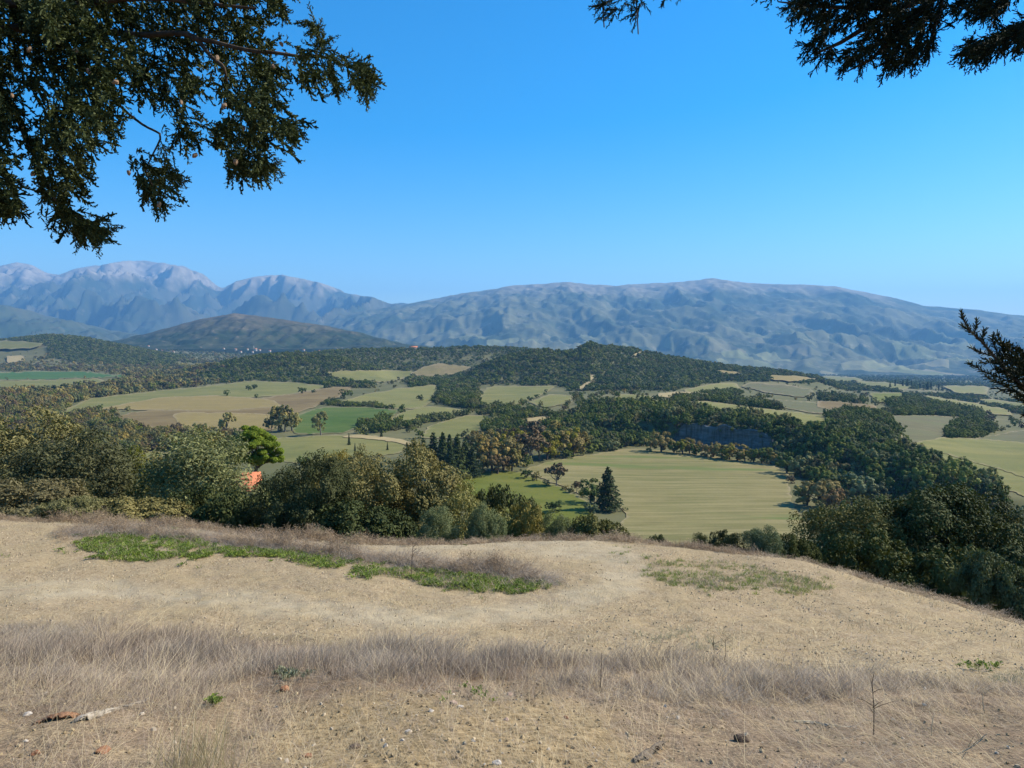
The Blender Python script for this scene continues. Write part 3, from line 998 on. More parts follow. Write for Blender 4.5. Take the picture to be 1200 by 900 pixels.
def spire_crown(name, seed, h, r, n, leaf, mat, conical=True, layers=14):
    """conifer: drooping whorls (conical) or one close dark column"""
    g = np.random.default_rng(seed)
    if conical:
        t = g.power(1.7, n)                           # 0 top .. 1 bottom
        lay = np.floor(t * layers)
        fr = t * layers - lay
        w = g.integers(0, 9, n) * 2 * math.pi / 9 + lay * 1.3 + g.normal(0, 0.22, n)
        q = np.sqrt(g.random(n))
        rad = r * (0.08 + 0.92 * (lay + 1) / layers) * q * (1 + 0.22 * np.sin(w * 3 + lay * 2) + 0.30 * vn(w * 1.3 + lay * 0.31, lay * 0.7, seed))
        z = h * (1 - (lay + 0.4 * fr) / layers * 0.9) - 0.30 * rad + h * 0.015 * g.normal(size=n)
        nr = np.stack([np.cos(w) * 0.5, np.sin(w) * 0.5, np.full(n, 0.8)], -1)
        tone = g.uniform(0, 1, n) * 0.6 + 0.4 * q * g.random(n)
    else:
        t = g.random(n)
        w = g.uniform(0, 2 * math.pi, n)
        rr = r * np.minimum(1, 1.3 * np.sin(np.pi * np.clip(t * 0.94 + 0.04, 0, 1)) ** 0.6) * (0.8 + 0.25 * np.sin(w * 4 + t * 19) * np.sin(t * 23))
        rad = rr * np.sqrt(g.uniform(0.35, 1, n))
        z = h * (0.03 + 0.97 * t)
        nr = np.stack([np.cos(w), np.sin(w), np.full(n, 0.35)], -1)
        tone = g.uniform(0, 1, n)
    p = np.stack([np.cos(w) * rad, np.sin(w) * rad, z], -1)
    V, Q = leaf_quads(p, nr, leaf, g, 2.0, 0.7)
    return mesh_np(name, V, [Q], mat, attrs={'rnd': ('FLOAT', 'FACE', tone)})


_recol = {}


def recolour(me, key):
    """the same crown in another foliage"""
    k = (me.name, key)
    if k not in _recol:
        m = me.copy()
        m.materials.clear(); m.materials.append(LEAF[key])
        _recol[k] = m
    return _recol[k]


def trunk_mesh(seed, h, cz, rx, rz, r0, n=6, mat=None, sides=6):
    V, Q = limbs(np.random.default_rng(seed), h, cz, rx, rz, r0, n, sides)
    return mesh_np('trunk', V, [Q], mat or BARK, smooth=True)


# kinds of tree: (list of crown meshes, list of trunk meshes, nominal radius, nominal height)
NEAR, MID = {}, {}
# near broadleaves, seen at 25 to 60 m: crowns of radius 1 to be scaled, height about 2
for s in range(3):
    NEAR.setdefault('clumped', []).append((make_crown('crown', 11 + s, 1.0, 0.92, 1.02, 15, 210, 48000, 0.021, LEAF['oak'], 1.5, 0.42, jitter=0.6), trunk_mesh(11 + s, 1.9, 1.0, 1, 0.9, 0.06)))
    NEAR.setdefault('feathery', []).append((make_crown('crown', 21 + s, 1.0, 0.95, 1.05, 20, 420, 50000, 0.018, LEAF['olive'], 2.6, 0.44, -0.7, 1.1), trunk_mesh(21 + s, 1.9, 1.0, 1, 0.9, 0.05, 7)))
    NEAR.setdefault('bush', []).append((make_crown('crown', 31 + s, 1.0, 0.75, 0.62, 14, 160, 21000, 0.029, LEAF['brown'], 1.8, 0.42, -0.3), trunk_mesh(31 + s, 1.1, 0.6, 1, 0.6, 0.035, 5)))
# trees of the valley floor, 150 m and farther
for s in range(5):
    MID.setdefault('round', []).append((make_crown('crown', 41 + s, 1.0, 0.98, 0.86, 10, 40, 2400, 0.095, LEAF['oak'], 1.25, 0.50, -0.6, 0.28), trunk_mesh(41 + s, 1.8, 0.9, 1, 0.8, 0.07, 4, sides=5)))
for s in range(3):
    MID.setdefault('tall', []).append((make_crown('crown', 51 + s, 1.0, 1.95, 2.0, 14, 80, 2600, 0.12, LEAF['poplar'], 1.5, 0.36, -0.9), trunk_mesh(51 + s, 4.0, 2.6, 0.8, 1.3, 0.06, 5, BARKG, 5)))
    MID.setdefault('cone', []).append((spire_crown('crown', 61 + s, 4.4, 1.25, 3200, 0.13, LEAF['cypress']), trunk_mesh(61 + s, 4.2, 3.6, 0.05, 0.2, 0.07, 0, sides=5)))
    MID.setdefault('column', []).append((spire_crown('crown', 71 + s, 6.6, 0.62, 800, 0.20, LEAF['cypress'], False), trunk_mesh(71 + s, 6.0, 5.0, 0.05, 0.2, 0.07, 0, sides=5)))
    MID.setdefault('thin', []).append((make_crown('crown', 81 + s, 1.0, 0.9, 1.15, 10, 60, 1100, 0.11, LEAF['purple'], 2.2, 0.44), trunk_mesh(81 + s, 2.2, 1.2, 1, 0.9, 0.055, 8, BARKG, 5)))


def umbrella_pine(seed):
    g = np.random.default_rng(seed)
    cl = [(0.1, 0, 1.75, 0.7), (-0.75, 0.1, 1.75, 0.5), (0.95, 0, 1.6, 0.5), (0, 0, 3.1, 0.75), (-0.55, 0.2, 2.7, 0.62), (0.6, -0.1, 2.65, 0.66), (0.15, 0.5, 2.75, 0.6), (-0.2, -0.5, 2.55, 0.6), (0.9, 0.15, 2.1, 0.5), (-0.85, 0, 2.15, 0.46), (0.35, -0.45, 2.0, 0.5), (0.6, 0.3, 1.6, 0.42), (-0.3, 0.1, 3.4, 0.5)]
    P, N, T = [], [], []
    cl = [(x * 1.05, y, 0.55 + (z - 0.9) * 1.08, r * 1.08) for x, y, z, r in cl]
    for x, y, z, r in cl:
        for _ in range(9):
            c = np.array([x, y, z]) + unit(1, g)[0] * r * 0.62 * [1, 1, 0.62]
            n = 900
            d = unit(n, g)
            P.append(c + d * (r * 0.42 * g.uniform(0.4, 1, n))[:, None] * [1, 1, 0.75]); N.append(d + [0, 0, 0.5]); T.append(g.uniform(0, 1, n))
    P, N, T = np.concatenate(P), np.concatenate(N), np.concatenate(T)
    V, Q = leaf_quads(P, N, 0.05, g, 2.2, 0.8)
    crown = mesh_np('crown', V, [Q], LEAF['pine'], attrs={'rnd': ('FLOAT', 'FACE', T)})
    parts = [tube(np.array([[0, 0, -0.4], [-0.02, 0, 0.5], [0.05, 0, 0.95]]), [0.12, 0.10, 0.09], 7)]
    for x, y, z, r in cl[:12]:
        parts.append(tube(np.array([[0.05, 0, 0.75], [x * 0.35 + 0.03, y * 0.35, 0.75 + (z - 0.75) * 0.5], [x, y, z]]), [0.07, 0.05, 0.02], 5))
    V, Q = joinq(parts)
    return crown, mesh_np('trunk', V, [Q], BARK, smooth=True)


TREE_N = {}


def tree(name, crown, trunk, loc, scale, rz, label, cat='tree', group=None, leaf=None):
    root = empty(name, loc)
    root.rotation_euler = (0, 0, rz)
    root.scale = scale if isinstance(scale, tuple) else (scale, scale, scale)
    tag(root, label, cat, group)
    cr = ob('crown', crown, root)
    if leaf:
        cr.material_slots[0].link = 'OBJECT'
        cr.material_slots[0].material = LEAF[leaf]
    ob('trunk', trunk, root)
    TREE_N[label] = TREE_N.get(label, 0) + 1
    return root


def at(px, y):
    u, dy, dz = ray(px, 500.0)
    x = float(y * u / dy)
    return x, y, float(height(np.array(x), np.array(float(y))))


def extent(me):
    v = np.empty(len(me.vertices) * 3, np.float32); me.vertices.foreach_get('co', v); v = v.reshape(-1, 3)
    return float(np.quantile(v[:, 2], 0.992)), float(np.quantile(np.abs(v[:, 0]), 0.97))


def near_tree(name, kind, var, px, top_py, w_px, y, leaf, label, rz=0.0, nominal_top=1.95, squash=1.0):
    """a tree on the slope under the terrace: crown w_px wide in the photograph, its top at top_py, standing y metres out"""
    x, y, z = at(px, y)
    top = float(zpix(px, top_py, y))
    c, t = NEAR[kind][var]
    tz, tr = extent(c)
    sx = w_px * y / F / 2 / tr
    sz = max((top - z) / tz, 0.3) * squash
    return tree(name, c, t, (x, y, z), (sx, sx, sz), rz, label, leaf={'oak': 'holm', 'dark': 'shade'}.get(leaf, leaf))


# row just beyond the edge of the terrace
near_tree('olive_tree', 'feathery', 0, 12, 494, 190, 40, 'drab', 'big dull brown-green tree at the picture edge behind the ochre bush', 0.4)
near_tree('olive_tree', 'feathery', 1, 92, 511, 170, 36, 'drab', 'broad brownish olive tree between the grey-green olive and the ochre bush', 1.4)
near_tree('olive_tree', 'feathery', 2, 236, 513, 190, 33, 'olive', 'large round grey-green olive tree beside the tall pine', 2.2)
near_tree('shrub', 'bush', 0, 18, 566, 130, 26, 'tan', 'tan ochre leaved bush at the edge of the terrace', 0.3, 1.35)
near_tree('shrub', 'bush', 1, 80, 582, 80, 25.5, 'drab', 'low tan bush behind the dry weeds next to the ochre bush', 1.3, 1.35)
near_tree('shrub', 'feathery', 1, 160, 532, 100, 46, 'yellow', 'yellow-green shrub in front of the grey-green olive tree', 0.9)
near_tree('shrub', 'bush', 2, 152, 584, 120, 27, 'drab', 'dull grey-brown undergrowth bush below the yellow-green shrub', 2.0, 1.35)
near_tree('shrub', 'bush', 0, 258, 572, 110, 29, 'dark', 'dark green bush at the foot of the grey-green olive tree', 2.9, 1.35)
near_tree('shrub', 'bush', 1, 318, 578, 120, 31, 'dark', 'dark shaded bush between olive tree and holm oak', 0.9, 1.35)
near_tree('oak_tree', 'feathery', 1, 335, 553, 90, 43, 'olive', 'small grey-green tree beside the orange roof', 1.0)
near_tree('oak_tree', 'clumped', 0, 368, 538, 118, 28, 'oak', 'round holm oak with pale clumped foliage at the terrace edge', 0.2)
near_tree('oak_tree', 'clumped', 1, 392, 536, 80, 42, 'brown', 'brownish crown just above the round holm oak', 1.8)
near_tree('oak_tree', 'clumped', 2, 462, 528, 146, 31, 'drab', 'tall dark brown-green oak in the middle of the terrace edge', 0.5)
near_tree('oak_tree', 'clumped', 0, 424, 536, 90, 34, 'drab', 'dark oak squeezed between the round oak and the tall oak', 2.5)
near_tree('shrub', 'bush', 2, 420, 590, 120, 27, 'dark', 'dark bush in the shade under the tall oak', 1.5, 1.35)
near_tree('olive_tree', 'feathery', 0, 545, 570, 95, 31, 'olive', 'greyish olive tree beside the tall dark oak', 1.2)
near_tree('shrub', 'feathery', 2, 512, 597, 52, 25.5, 'silver', 'silver-blue shrub at the foot of the tall oak', 0.6)
near_tree('shrub', 'feathery', 1, 570, 592, 44, 26, 'silver', 'silver-green shrub beside the greyish olive tree', 0.1)
near_tree('shrub', 'bush', 1, 592, 572, 80, 33, 'oak', 'green shrub by the greyish olive tree', 0.2, 1.35)
near_tree('shrub', 'bush', 0, 625, 592, 56, 28, 'brown', 'brownish green shrub on the edge below the small meadow', 2.2, 1.35)
near_tree('shrub', 'feathery', 0, 655, 603, 44, 26, 'olive', 'thin grey-green shrub under the small round bush', 2.6)
near_tree('shrub', 'bush', 2, 700, 606, 70, 26, 'oak', 'low green shrub in front of the mown field corner', 1.4, 1.35)
near_tree('shrub', 'bush', 1, 770, 627, 34, 25, 'dark', 'little dark bush on the edge below the mown field', 0.7, 1.35)
near_tree('shrub', 'feathery', 2, 822, 627, 30, 24, 'dark', 'small upright dark shrub below the mown field', 1.9)
near_tree('shrub', 'bush', 0, 858, 624, 46, 23.5, 'oak', 'small green shrub next to the silver bush', 2.2, 1.35)
near_tree('shrub', 'feathery', 1, 897, 618, 54, 23, 'silver', 'silver-green bush at the corner of the mown field', 0.8)
near_tree('shrub', 'bush', 2, 935, 628, 50, 23, 'dark', 'dark shrub between silver bush and brownish tree', 1.1, 1.35)
near_tree('oak_tree', 'feathery', 1, 1008, 590, 142, 30, 'oak', 'olive-green tree with a lighter top left of the big oak'.replace(' left of', ' beside'), 0.3)
near_tree('oak_tree', 'clumped', 1, 1105, 580, 185, 29, 'dark', 'big dark spreading oak at the falling terrace edge', 1.1)
near_tree('oak_tree', 'clumped', 2, 1185, 588, 150, 31, 'dark', 'oak crown cut by the picture edge behind the grey-green bush', 2.1)
near_tree('shrub', 'bush', 0, 1030, 628, 110, 24, 'dark', 'dark bush under the olive-green tree', 0.7, 1.35)
near_tree('shrub', 'bush', 1, 1095, 645, 130, 22, 'dark', 'dark undergrowth bush under the big spreading oak', 1.9, 1.35)
near_tree('shrub', 'bush', 2, 1172, 652, 84, 18.5, 'olive', 'grey-green bush at the picture edge in front of the big oak', 0.4, 1.35)

PINE_C, PINE_T = umbrella_pine(5)
x_, y_, z_ = at(299, 84)
sc_ = (float(zpix(299, 497, 84)) - float(zpix(299, 562, 84))) / 3.75
tree('pine_tree', PINE_C, PINE_T, (x_, y_, float(zpix(299, 562, 84))), (sc_ * 1.28, sc_ * 1.28, sc_ * 1.03), 0.3, 'bright green umbrella pine with bare trunk above the orange roof')

# ------------------------------------------------------------------ single trees of the valley
# kind, photo x, photo y of the foot, height in photo pixels, width factor, foliage, name, label, group
def mid_tree(kind, var, px, foot, hpx, wide, leaf, name, label, group=None, rz=None):
    X, Y, Z = hit(px, foot, 120.0)
    x, y, z = float(X[0]), float(Y[0]), float(Z[0])
    c, t = MID[kind][var % len(MID[kind])]
    nom = extent(c)[0]
    s = hpx * y / F / nom
    return tree(name, c, t, (x, y, z - 0.1), (s * wide, s * wide, s), rng.uniform(0, 6.28) if rz is None else rz, label, leaf=leaf, group=group)


mid_tree('cone', 0, 712, 598, 50, 1.2, 'cypress', 'conifer_tree', 'tall dark conifer at the corner of the mown field')
mid_tree('round', 0, 692, 590, 29, 1.0, 'dark', 'oak_tree', 'dark round oak beside the tall conifer')
mid_tree('thin', 0, 652, 570, 28, 0.95, 'purple', 'bare_tree', 'purple-brown half bare tree on the field boundary')
mid_tree('thin', 1, 676, 578, 15, 0.9, 'purple', 'bare_tree', 'small brownish bare bush between bare tree and dark oak')
mid_tree('round', 1, 649, 601, 16, 1.35, 'dark', 'shrub', 'dark round bush standing in the small green meadow')
mid_tree('round', 2, 692, 602, 14, 1.1, 'silver', 'shrub', 'grey-green round bush below the tall conifer')
mid_tree('round', 3, 617, 561, 11, 1.2, 'dark', 'shrub', 'first low bush of the boundary hedge near the autumn trees')
mid_tree('round', 4, 629, 564, 12, 1.1, 'brown', 'shrub', 'brown bush on the meadow boundary beside the bare tree')
for i_, (a_, b_) in enumerate([(640, 569), (662, 575), (668, 578), (683, 583)]):
    mid_tree('round', i_, a_, b_, 7, 1.3, 'brown', 'shrub', 'low brown bush along the meadow boundary', 'low bushes on the meadow boundary')
# dark conifers behind the terrace oaks
for i_, (a_, b_, h_, w_) in enumerate([(486, 545, 30, .8), (496, 548, 34, .85), (508, 556, 48, .95), (519, 560, 52, .9), (536, 562, 52, 1.0), (545, 560, 44, 1.0), (553, 560, 36, 1.05), (500, 553, 30, 1.1), (528, 566, 42, 1.1)]):
    mid_tree('cone', i_, a_, b_, h_, w_, 'cypress', 'conifer_tree', 'dark conifer in the close stand beside the autumn trees', 'dark conifers in a close stand')
mid_tree('column', 0, 527, 556, 47, 1.0, 'cypress', 'cypress_tree', 'tall slim cypress rising out of the conifer stand')
mid_tree('column', 1, 485, 541, 28, 1.0, 'cypress', 'cypress_tree', 'slim cypress at the end of the conifer stand')
mid_tree('column', 2, 477, 536, 18, 1.0, 'cypress', 'cypress_tree', 'small slim cypress by the dirt track bend')
mid_tree('cone', 0, 409, 522, 14, 0.5, 'cypress', 'cypress_tree', 'lone little cypress in the pasture below the dirt track')
mid_tree('cone', 1, 447, 513, 13, 0.5, 'cypress', 'cypress_tree', 'little cypress above the dirt track')
mid_tree('cone', 2, 416, 529, 10, 0.5, 'cypress', 'cypress_tree', 'tiny cypress nearest the brown oak tops'.replace('nearest', 'close to'))
mid_tree('cone', 0, 454, 528, 10, 0.5, 'cypress', 'cypress_tree', 'tiny cypress between the two slim cypresses')
for i_, (a_, b_, h_) in enumerate([(318, 505, 22), (326, 506, 30), (334, 506, 31), (342, 505, 26)]):
    mid_tree('tall', i_, a_, b_, h_, 1.5, 'poplar', 'poplar_tree', 'pale poplar in the row at the edge of the green crop', 'pale poplars in a row')
mid_tree('tall', 1, 376, 510, 28, 1.45, 'poplar', 'poplar_tree', 'single pale poplar in front of the green crop')
mid_tree('tall', 2, 265, 507, 24, 1.5, 'poplar', 'poplar_tree', 'pale poplar at the corner of the tan field')
for i_, (a_, b_, h_) in enumerate([(266, 464, 7), (291, 458, 7), (298, 456, 6), (354, 462, 8), (368, 461, 5), (403, 467, 11), (492, 470, 8), (621, 470, 6), (629, 467, 5), (867, 478, 8), (640, 460, 4)]):
    mid_tree('round', i_, a_, b_, h_, 1.15, 'dark', 'shrub', 'single dark bush standing alone in an open field', 'single dark bushes in the fields')
for i_, (a_, b_, h_) in enumerate([(1043, 455, 7), (1049, 454, 9), (1058, 454, 9), (1063, 454, 10), (1068, 454, 8), (1078, 456, 7), (1087, 457, 10), (1091, 457, 9), (1100, 458, 8), (1104, 458, 6)]):
    mid_tree('column' if i_ % 3 else 'cone', i_, a_, b_, h_, 1.35 if i_ % 3 else 0.8, 'cypress', 'cypress_tree', 'dark cypress in the far row under the blue ridge', 'far row of cypresses')
# autumn trees of the brook
for i_, (a_, b_, h_, k_, c_) in enumerate([
        (566, 552, 40, 'tall', 'brown'), (577, 553, 42, 'round', 'ochre'), (590, 551, 40, 'round', 'ochre'), (583, 556, 24, 'round', 'rust'), (600, 553, 28, 'round', 'brown'),
        (604, 540, 36, 'round', 'yellow'), (613, 536, 30, 'round', 'rust'), (622, 543, 40, 'thin', 'purple'), (632, 540, 34, 'thin', 'brown'), (641, 539, 34, 'round', 'yellow'),
        (651, 536, 32, 'round', 'ochre'), (661, 535, 34, 'round', 'yellow'), (672, 534, 32, 'round', 'ochre'), (680, 531, 24, 'round', 'brown'), (595, 528, 26, 'thin', 'purple'),
        (625, 523, 30, 'thin', 'purple'), (650, 518, 26, 'thin', 'brown'), (663, 517, 20, 'round', 'dark'), (560, 535, 30, 'round', 'ochre'), (576, 532, 28, 'round', 'brown')]):
    mid_tree(k_, i_, a_, b_, h_, 1.05, c_, 'autumn_tree', {'ochre': 'ochre tree in the autumn wood beside the conifer stand', 'yellow': 'yellow-green tree in the autumn wood at the head of the mown field',
             'rust': 'rust coloured tree in the autumn wood by the conifers', 'brown': 'brown-green tree in the autumn wood by the conifers',
             'purple': 'half bare purplish tree in the autumn wood', 'dark': 'dark green tree behind the autumn wood'}[c_], 'autumn trees along the brook')
# yellowing row under the bluff
for i_, (a_, b_, h_, c_) in enumerate([
        (775, 530, 24, 'ochre'), (762, 529, 16, 'brown'), (790, 531, 15, 'dark'), (800, 532, 17, 'yellow'), (808, 532, 19, 'ochre'), (816, 534, 14, 'dark'), (826, 535, 17, 'rust'),
        (836, 536, 18, 'ochre'), (846, 538, 18, 'brown'), (855, 539, 20, 'yellow'), (864, 540, 20, 'ochre'), (873, 541, 17, 'yellow'), (883, 542, 15, 'brown'),
        (893, 543, 19, 'green'), (903, 544, 18, 'brown'), (912, 545, 17, 'olive')]):
    mid_tree('round', i_, a_, b_, h_, 1.15, c_, 'autumn_tree', {'ochre': 'ochre tree in the row between mown field and bluff', 'yellow': 'yellow tree in the row between mown field and bluff',
             'rust': 'rusty tree in the row between mown field and bluff', 'brown': 'dull brown tree in the row between mown field and bluff', 'dark': 'dark bush in the row between mown field and bluff',
             'green': 'green tree in the row between mown field and bluff', 'olive': 'grey-green tree in the row between mown field and bluff'}[c_], 'trees in the row under the bluff')
for i_, (a_, b_, h_, w_, c_, l_) in enumerate([
        (922, 555, 25, 1.1, 'dark', 'dark tree at the corner of the mown field'), (938, 560, 30, 1.0, 'olive', 'greyish tree at the field corner beside the ravine'),
        (946, 592, 28, 1.1, 'brown', 'brown-green tree by the side of the mown field'), (962, 594, 32, 1.25, 'ochre', 'broad ochre tree beside the mown field'),
        (980, 600, 28, 1.1, 'rust', 'rusty tree near the ravine beside the broad ochre tree'), (1004, 588, 34, 1.15, 'silver', 'pale green tree on the ravine floor'),
        (1022, 588, 24, 1.1, 'olive', 'grey-green tree on the ravine floor'), (1030, 574, 20, 1.1, 'dark', 'dark round tree above the ravine floor'), (985, 567, 26, 1.1, 'ochre', 'tree with yellowish top in the ravine')]):
    mid_tree('round', i_, a_, b_, h_, w_, c_, 'autumn_tree' if c_ in ('ochre', 'rust', 'brown') else 'oak_tree', l_)

for i_ in range(34):
    t_ = rng.uniform(0.02, 0.98)
    L_ = np.array([(104, 502), (120, 491), (135, 482), (160, 451), (162, 440)], float)
    bx_, by_ = np.interp(t_, [0, 0.25, 0.48, 0.88, 1], L_[:, 0]), np.interp(t_, [0, 0.25, 0.48, 0.88, 1], L_[:, 1])
    on_face = i_ % 3 == 0
    ox_, oy_ = (-3.2, -3.4) if on_face else (rng.uniform(-1.5, 1.0), rng.uniform(-1.5, 1.0))
    zt_ = float(height(np.array(bx_ + 5.0), np.array(by_ + 5.0)))
    dz_ = -rng.uniform(2, 11) * (0.4 + 0.6 * (t_ < 0.3)) if on_face else -rng.uniform(0.6, 2.2)
    c_, t2_ = MID['round'][i_ % 5]
    s_1 = rng.uniform(1.0, 1.9) if on_face else rng.uniform(1.8, 3.2)
    tree('shrub', c_, t2_, (bx_ + ox_, by_ + oy_, zt_ + dz_), (s_1 * 1.2, s_1 * 1.2, s_1), rng.uniform(0, 6.28), 'dark shrub clinging to the bare face of the bluff' if on_face else f'{"small" if s_1 < 2.3 else "larger"} dark tree overhanging the bluff rim {"near the ochre tree end" if t_ < 0.33 else ("at its middle" if t_ < 0.66 else "at its end by the ravine scarp")}', group='shrubs on the bluff', leaf=['oak', 'dark', 'oak'][i_ % 3])

# ------------------------------------------------------------------ woods, hedges and scattered trees
DARKS = ['oak', 'oak', 'oak', 'dark', 'dark', 'drab', 'olive']
DULLF = ['brown', 'brown', 'tan', 'drab', 'olive', 'poplar', 'ochre', 'oak', 'purple']
DULL = ['brown', 'brown', 'drab', 'drab', 'olive', 'ochre', 'purple', 'oak']
PALE = ['olive', 'olive', 'brown', 'silver', 'oak']
WOODS = [  # name, polygon in the photograph, nearest, farthest, density, foliage, size range
    ('on the wooded hill by the village', [(-60, 398), (0, 392), (60, 384), (120, 388), (185, 402), (225, 416), (195, 430), (100, 427), (60, 420), (54, 404), (20, 400), (-60, 401)], 2000, 3400, 1.0, DARKS, (4.5, 6.5)),
    ('on the low wooded rise behind the tan field', [(222, 447), (265, 426), (310, 405), (400, 404), (445, 432), (428, 441), (400, 443), (436, 452), (432, 459), (395, 456), (350, 452), (272, 449)], 1150, 2000, 0.88, DARKS, (2.8, 6.0)),
    ('on the wooded hills in the middle of the valley', [(300, 420), (380, 396), (620, 392), (715, 388), (780, 400), (850, 416), (920, 426), (1000, 434), (1060, 446), (975, 449), (900, 447), (850, 447), (800, 456), (770, 471), (700, 471), (692, 464), (652, 452), (562, 452), (545, 464), (480, 455), (478, 446), (492, 436), (380, 434), (330, 428)], 1100, 2700, 0.88, DARKS, (2.8, 6.0)),
    ('in the brown wood across the far plain', [(-30, 428), (30, 424), (60, 418), (120, 424), (200, 427), (275, 430), (285, 446), (190, 458), (120, 468), (80, 474), (50, 482), (-30, 482), (-30, 458), (60, 459), (130, 450), (150, 442), (112, 436), (-30, 436)], 650, 2700, 0.34, DULLF, (4.2, 7.6)),
    ('in the brown wood behind the terrace trees', [(-30, 478), (60, 478), (95, 474), (118, 484), (112, 496), (60, 500), (80, 520), (-30, 540)], 120, 900, 0.75, DULL, (3.0, 4.8)),
    ('in the dull thicket beside the tan field', [(82, 502), (76, 485), (100, 476), (122, 490), (180, 506), (255, 508), (290, 515), (250, 525), (120, 535), (90, 525)], 120, 800, 0.75, DULL, (2.8, 4.4)),
    ('on the ravine scarp', [(690, 530), (650, 520), (640, 500), (700, 474), (760, 476), (790, 480), (850, 489), (900, 494), (945, 505), (985, 517), (1060, 530), (1100, 546), (1165, 568), (1175, 592), (1120, 594), (1070, 592), (1000, 580), (965, 572), (935, 555), (905, 533), (880, 512), (850, 500), (800, 502), (786, 512), (770, 520), (740, 524)], 260, 760, 0.95, DARKS, (2.3, 6.0)),
    ('on the ravine floor', [(940, 590), (965, 572), (1000, 582), (1070, 594), (1200, 594), (1200, 640), (1000, 640), (960, 620)], 230, 400, 0.6, PALE + DULL, (2.4, 3.8)),
    ('in the grove beside the yellowish meadow', [(413, 504), (430, 494), (455, 488), (472, 490), (478, 501), (440, 508)], 400, 1200, 1.1, DARKS, (3.2, 4.6)),
    ('in the hedge above the green crop', [(372, 474), (378, 470), (474, 476), (474, 480), (420, 478)], 600, 1400, 1.2, DARKS, (2.4, 3.2)),
    ('in the tree line above the small pasture', [(478, 499), (500, 490), (560, 484), (560, 489), (500, 497), (480, 503)], 450, 1200, 1.1, DARKS + PALE, (2.8, 4.0)),
    ('in the copse in the middle fields', [(510, 470), (515, 456), (545, 452), (566, 464), (562, 480), (530, 478)], 600, 1500, 1.1, DARKS, (3.4, 5.0)),
    ('in the copse behind the autumn wood', [(560, 486), (575, 476), (620, 482), (660, 490), (700, 480), (700, 500), (660, 500), (640, 493), (600, 494), (562, 494)], 450, 1100, 0.85, DARKS, (3.2, 4.6)),
    ('in the dark thicket above the autumn wood', [(566, 506), (575, 496), (600, 494), (622, 502), (622, 512), (580, 514)], 350, 900, 1.1, DARKS, (3.2, 4.4)),
    ('in the brushwood above the autumn wood', [(622, 500), (660, 498), (700, 500), (700, 520), (660, 515), (630, 512)], 380, 800, 0.8, PALE + DULL, (3.0, 4.4)),
    ('in the hedge above the bluff', [(785, 474), (790, 466), (850, 464), (868, 472), (915, 474), (918, 481), (870, 480), (840, 474)], 500, 1300, 1.0, DARKS, (3.2, 4.8)),
    ('in the hedge between the upper pastures', [(800, 462), (862, 458), (870, 463), (830, 466), (800, 468), (778, 462)], 700, 1600, 0.9, DARKS, (2.6, 4.2)),
    ('in the copse on the far bench', [(955, 496), (968, 488), (990, 484), (1040, 490), (1056, 508), (1050, 518), (1000, 516), (972, 508)], 420, 1100, 1.1, DARKS, (3.4, 4.8)),
    ('in the long grove across the far bench', [(1040, 474), (1060, 466), (1085, 468), (1120, 478), (1152, 485), (1148, 492), (1090, 488), (1048, 487)], 500, 1600, 1.1, DARKS, (3.4, 5.0)),
    ('in the grove inside the grey fallow field', [(1098, 506), (1112, 494), (1150, 493), (1166, 503), (1156, 514), (1110, 515)], 400, 1000, 1.2, DARKS, (3.2, 4.6)),
    ('in the hedge under the fallow field', [(1060, 520), (1068, 518), (1140, 533), (1200, 542), (1240, 556), (1240, 564), (1190, 556), (1100, 533)], 300, 800, 0.8, DARKS, (1.6, 2.6)),
    ('in the belt across the far plain', [(960, 462), (1030, 474), (1060, 466), (1040, 455), (1180, 470), (1240, 478), (1240, 490), (1180, 483), (1130, 472), (1084, 463), (1000, 482), (960, 482)], 700, 2600, 0.36, DARKS, (3.6, 5.5)),
    ('in the far belt under the ridge', [(960, 440), (1240, 440), (1240, 458), (1160, 454), (1100, 452), (1060, 460), (960, 456)], 1500, 4200, 0.45, DARKS, (4.5, 6.5)),
    ('near the village', [(180, 404), (480, 404), (480, 420), (300, 424), (200, 426)], 2400, 5200, 0.5, DARKS + DULL, (4.5, 7.0)),
    ('across the plain before the ridge', [(700, 425), (1300, 425), (1300, 446), (900, 442)], 2600, 7000, 0.3, DARKS, (6, 9)),
]
OPEN = [(0.02, DARKS)]


def candidates():
    out = []
    for y0, y1, st in [(120, 450, 4.6), (450, 900, 5.6), (900, 1700, 7.0), (1700, 2800, 9.5), (2800, 6800, 22.0)]:
        ys = np.arange(y0, y1, st)
        for k, yv in enumerate(ys):
            w = yv * 0.78
            xs = np.arange(-w, w, st) + (k % 2) * st / 2
            out.append(np.stack([xs + rng.uniform(-0.38, 0.38, len(xs)) * st, np.full(len(xs), yv) + rng.uniform(-0.38, 0.38, len(xs)) * st], -1))
    return np.concatenate(out)


CAND = candidates()
CX_, CY_ = CAND[:, 0], CAND[:, 1]
CZ_ = height(CX_, CY_)
PXC, PYC = project(CX_, CY_, CZ_)
free = np.ones(len(CAND), bool)
for P in FIELD_XY:
    b0, b1 = P.min(0), P.max(0)
    m = (CX_ > b0[0]) & (CX_ < b1[0]) & (CY_ > b0[1]) & (CY_ < b1[1])
    k = np.where(m)[0]
    if len(k):
        free[k] &= ~inpoly(CX_[k], CY_[k], P)
sdC = dist_poly(CX_, CY_, SCARP)
free &= ~((sdC < np.where(inpoly(CX_, CY_, PLATEAU), 1.2, 15)) & (PXC > 786) & (PXC < 912) & (CY_ > 430) & (CY_ < 530))
where = np.full(len(CAND), -1)
size = np.zeros(len(CAND))
foli = np.empty(len(CAND), object)
wobx, woby = 5 * vn(CX_ / 30, CY_ / 30, 90), 1.6 * vn(CX_ / 30, CY_ / 30, 91)
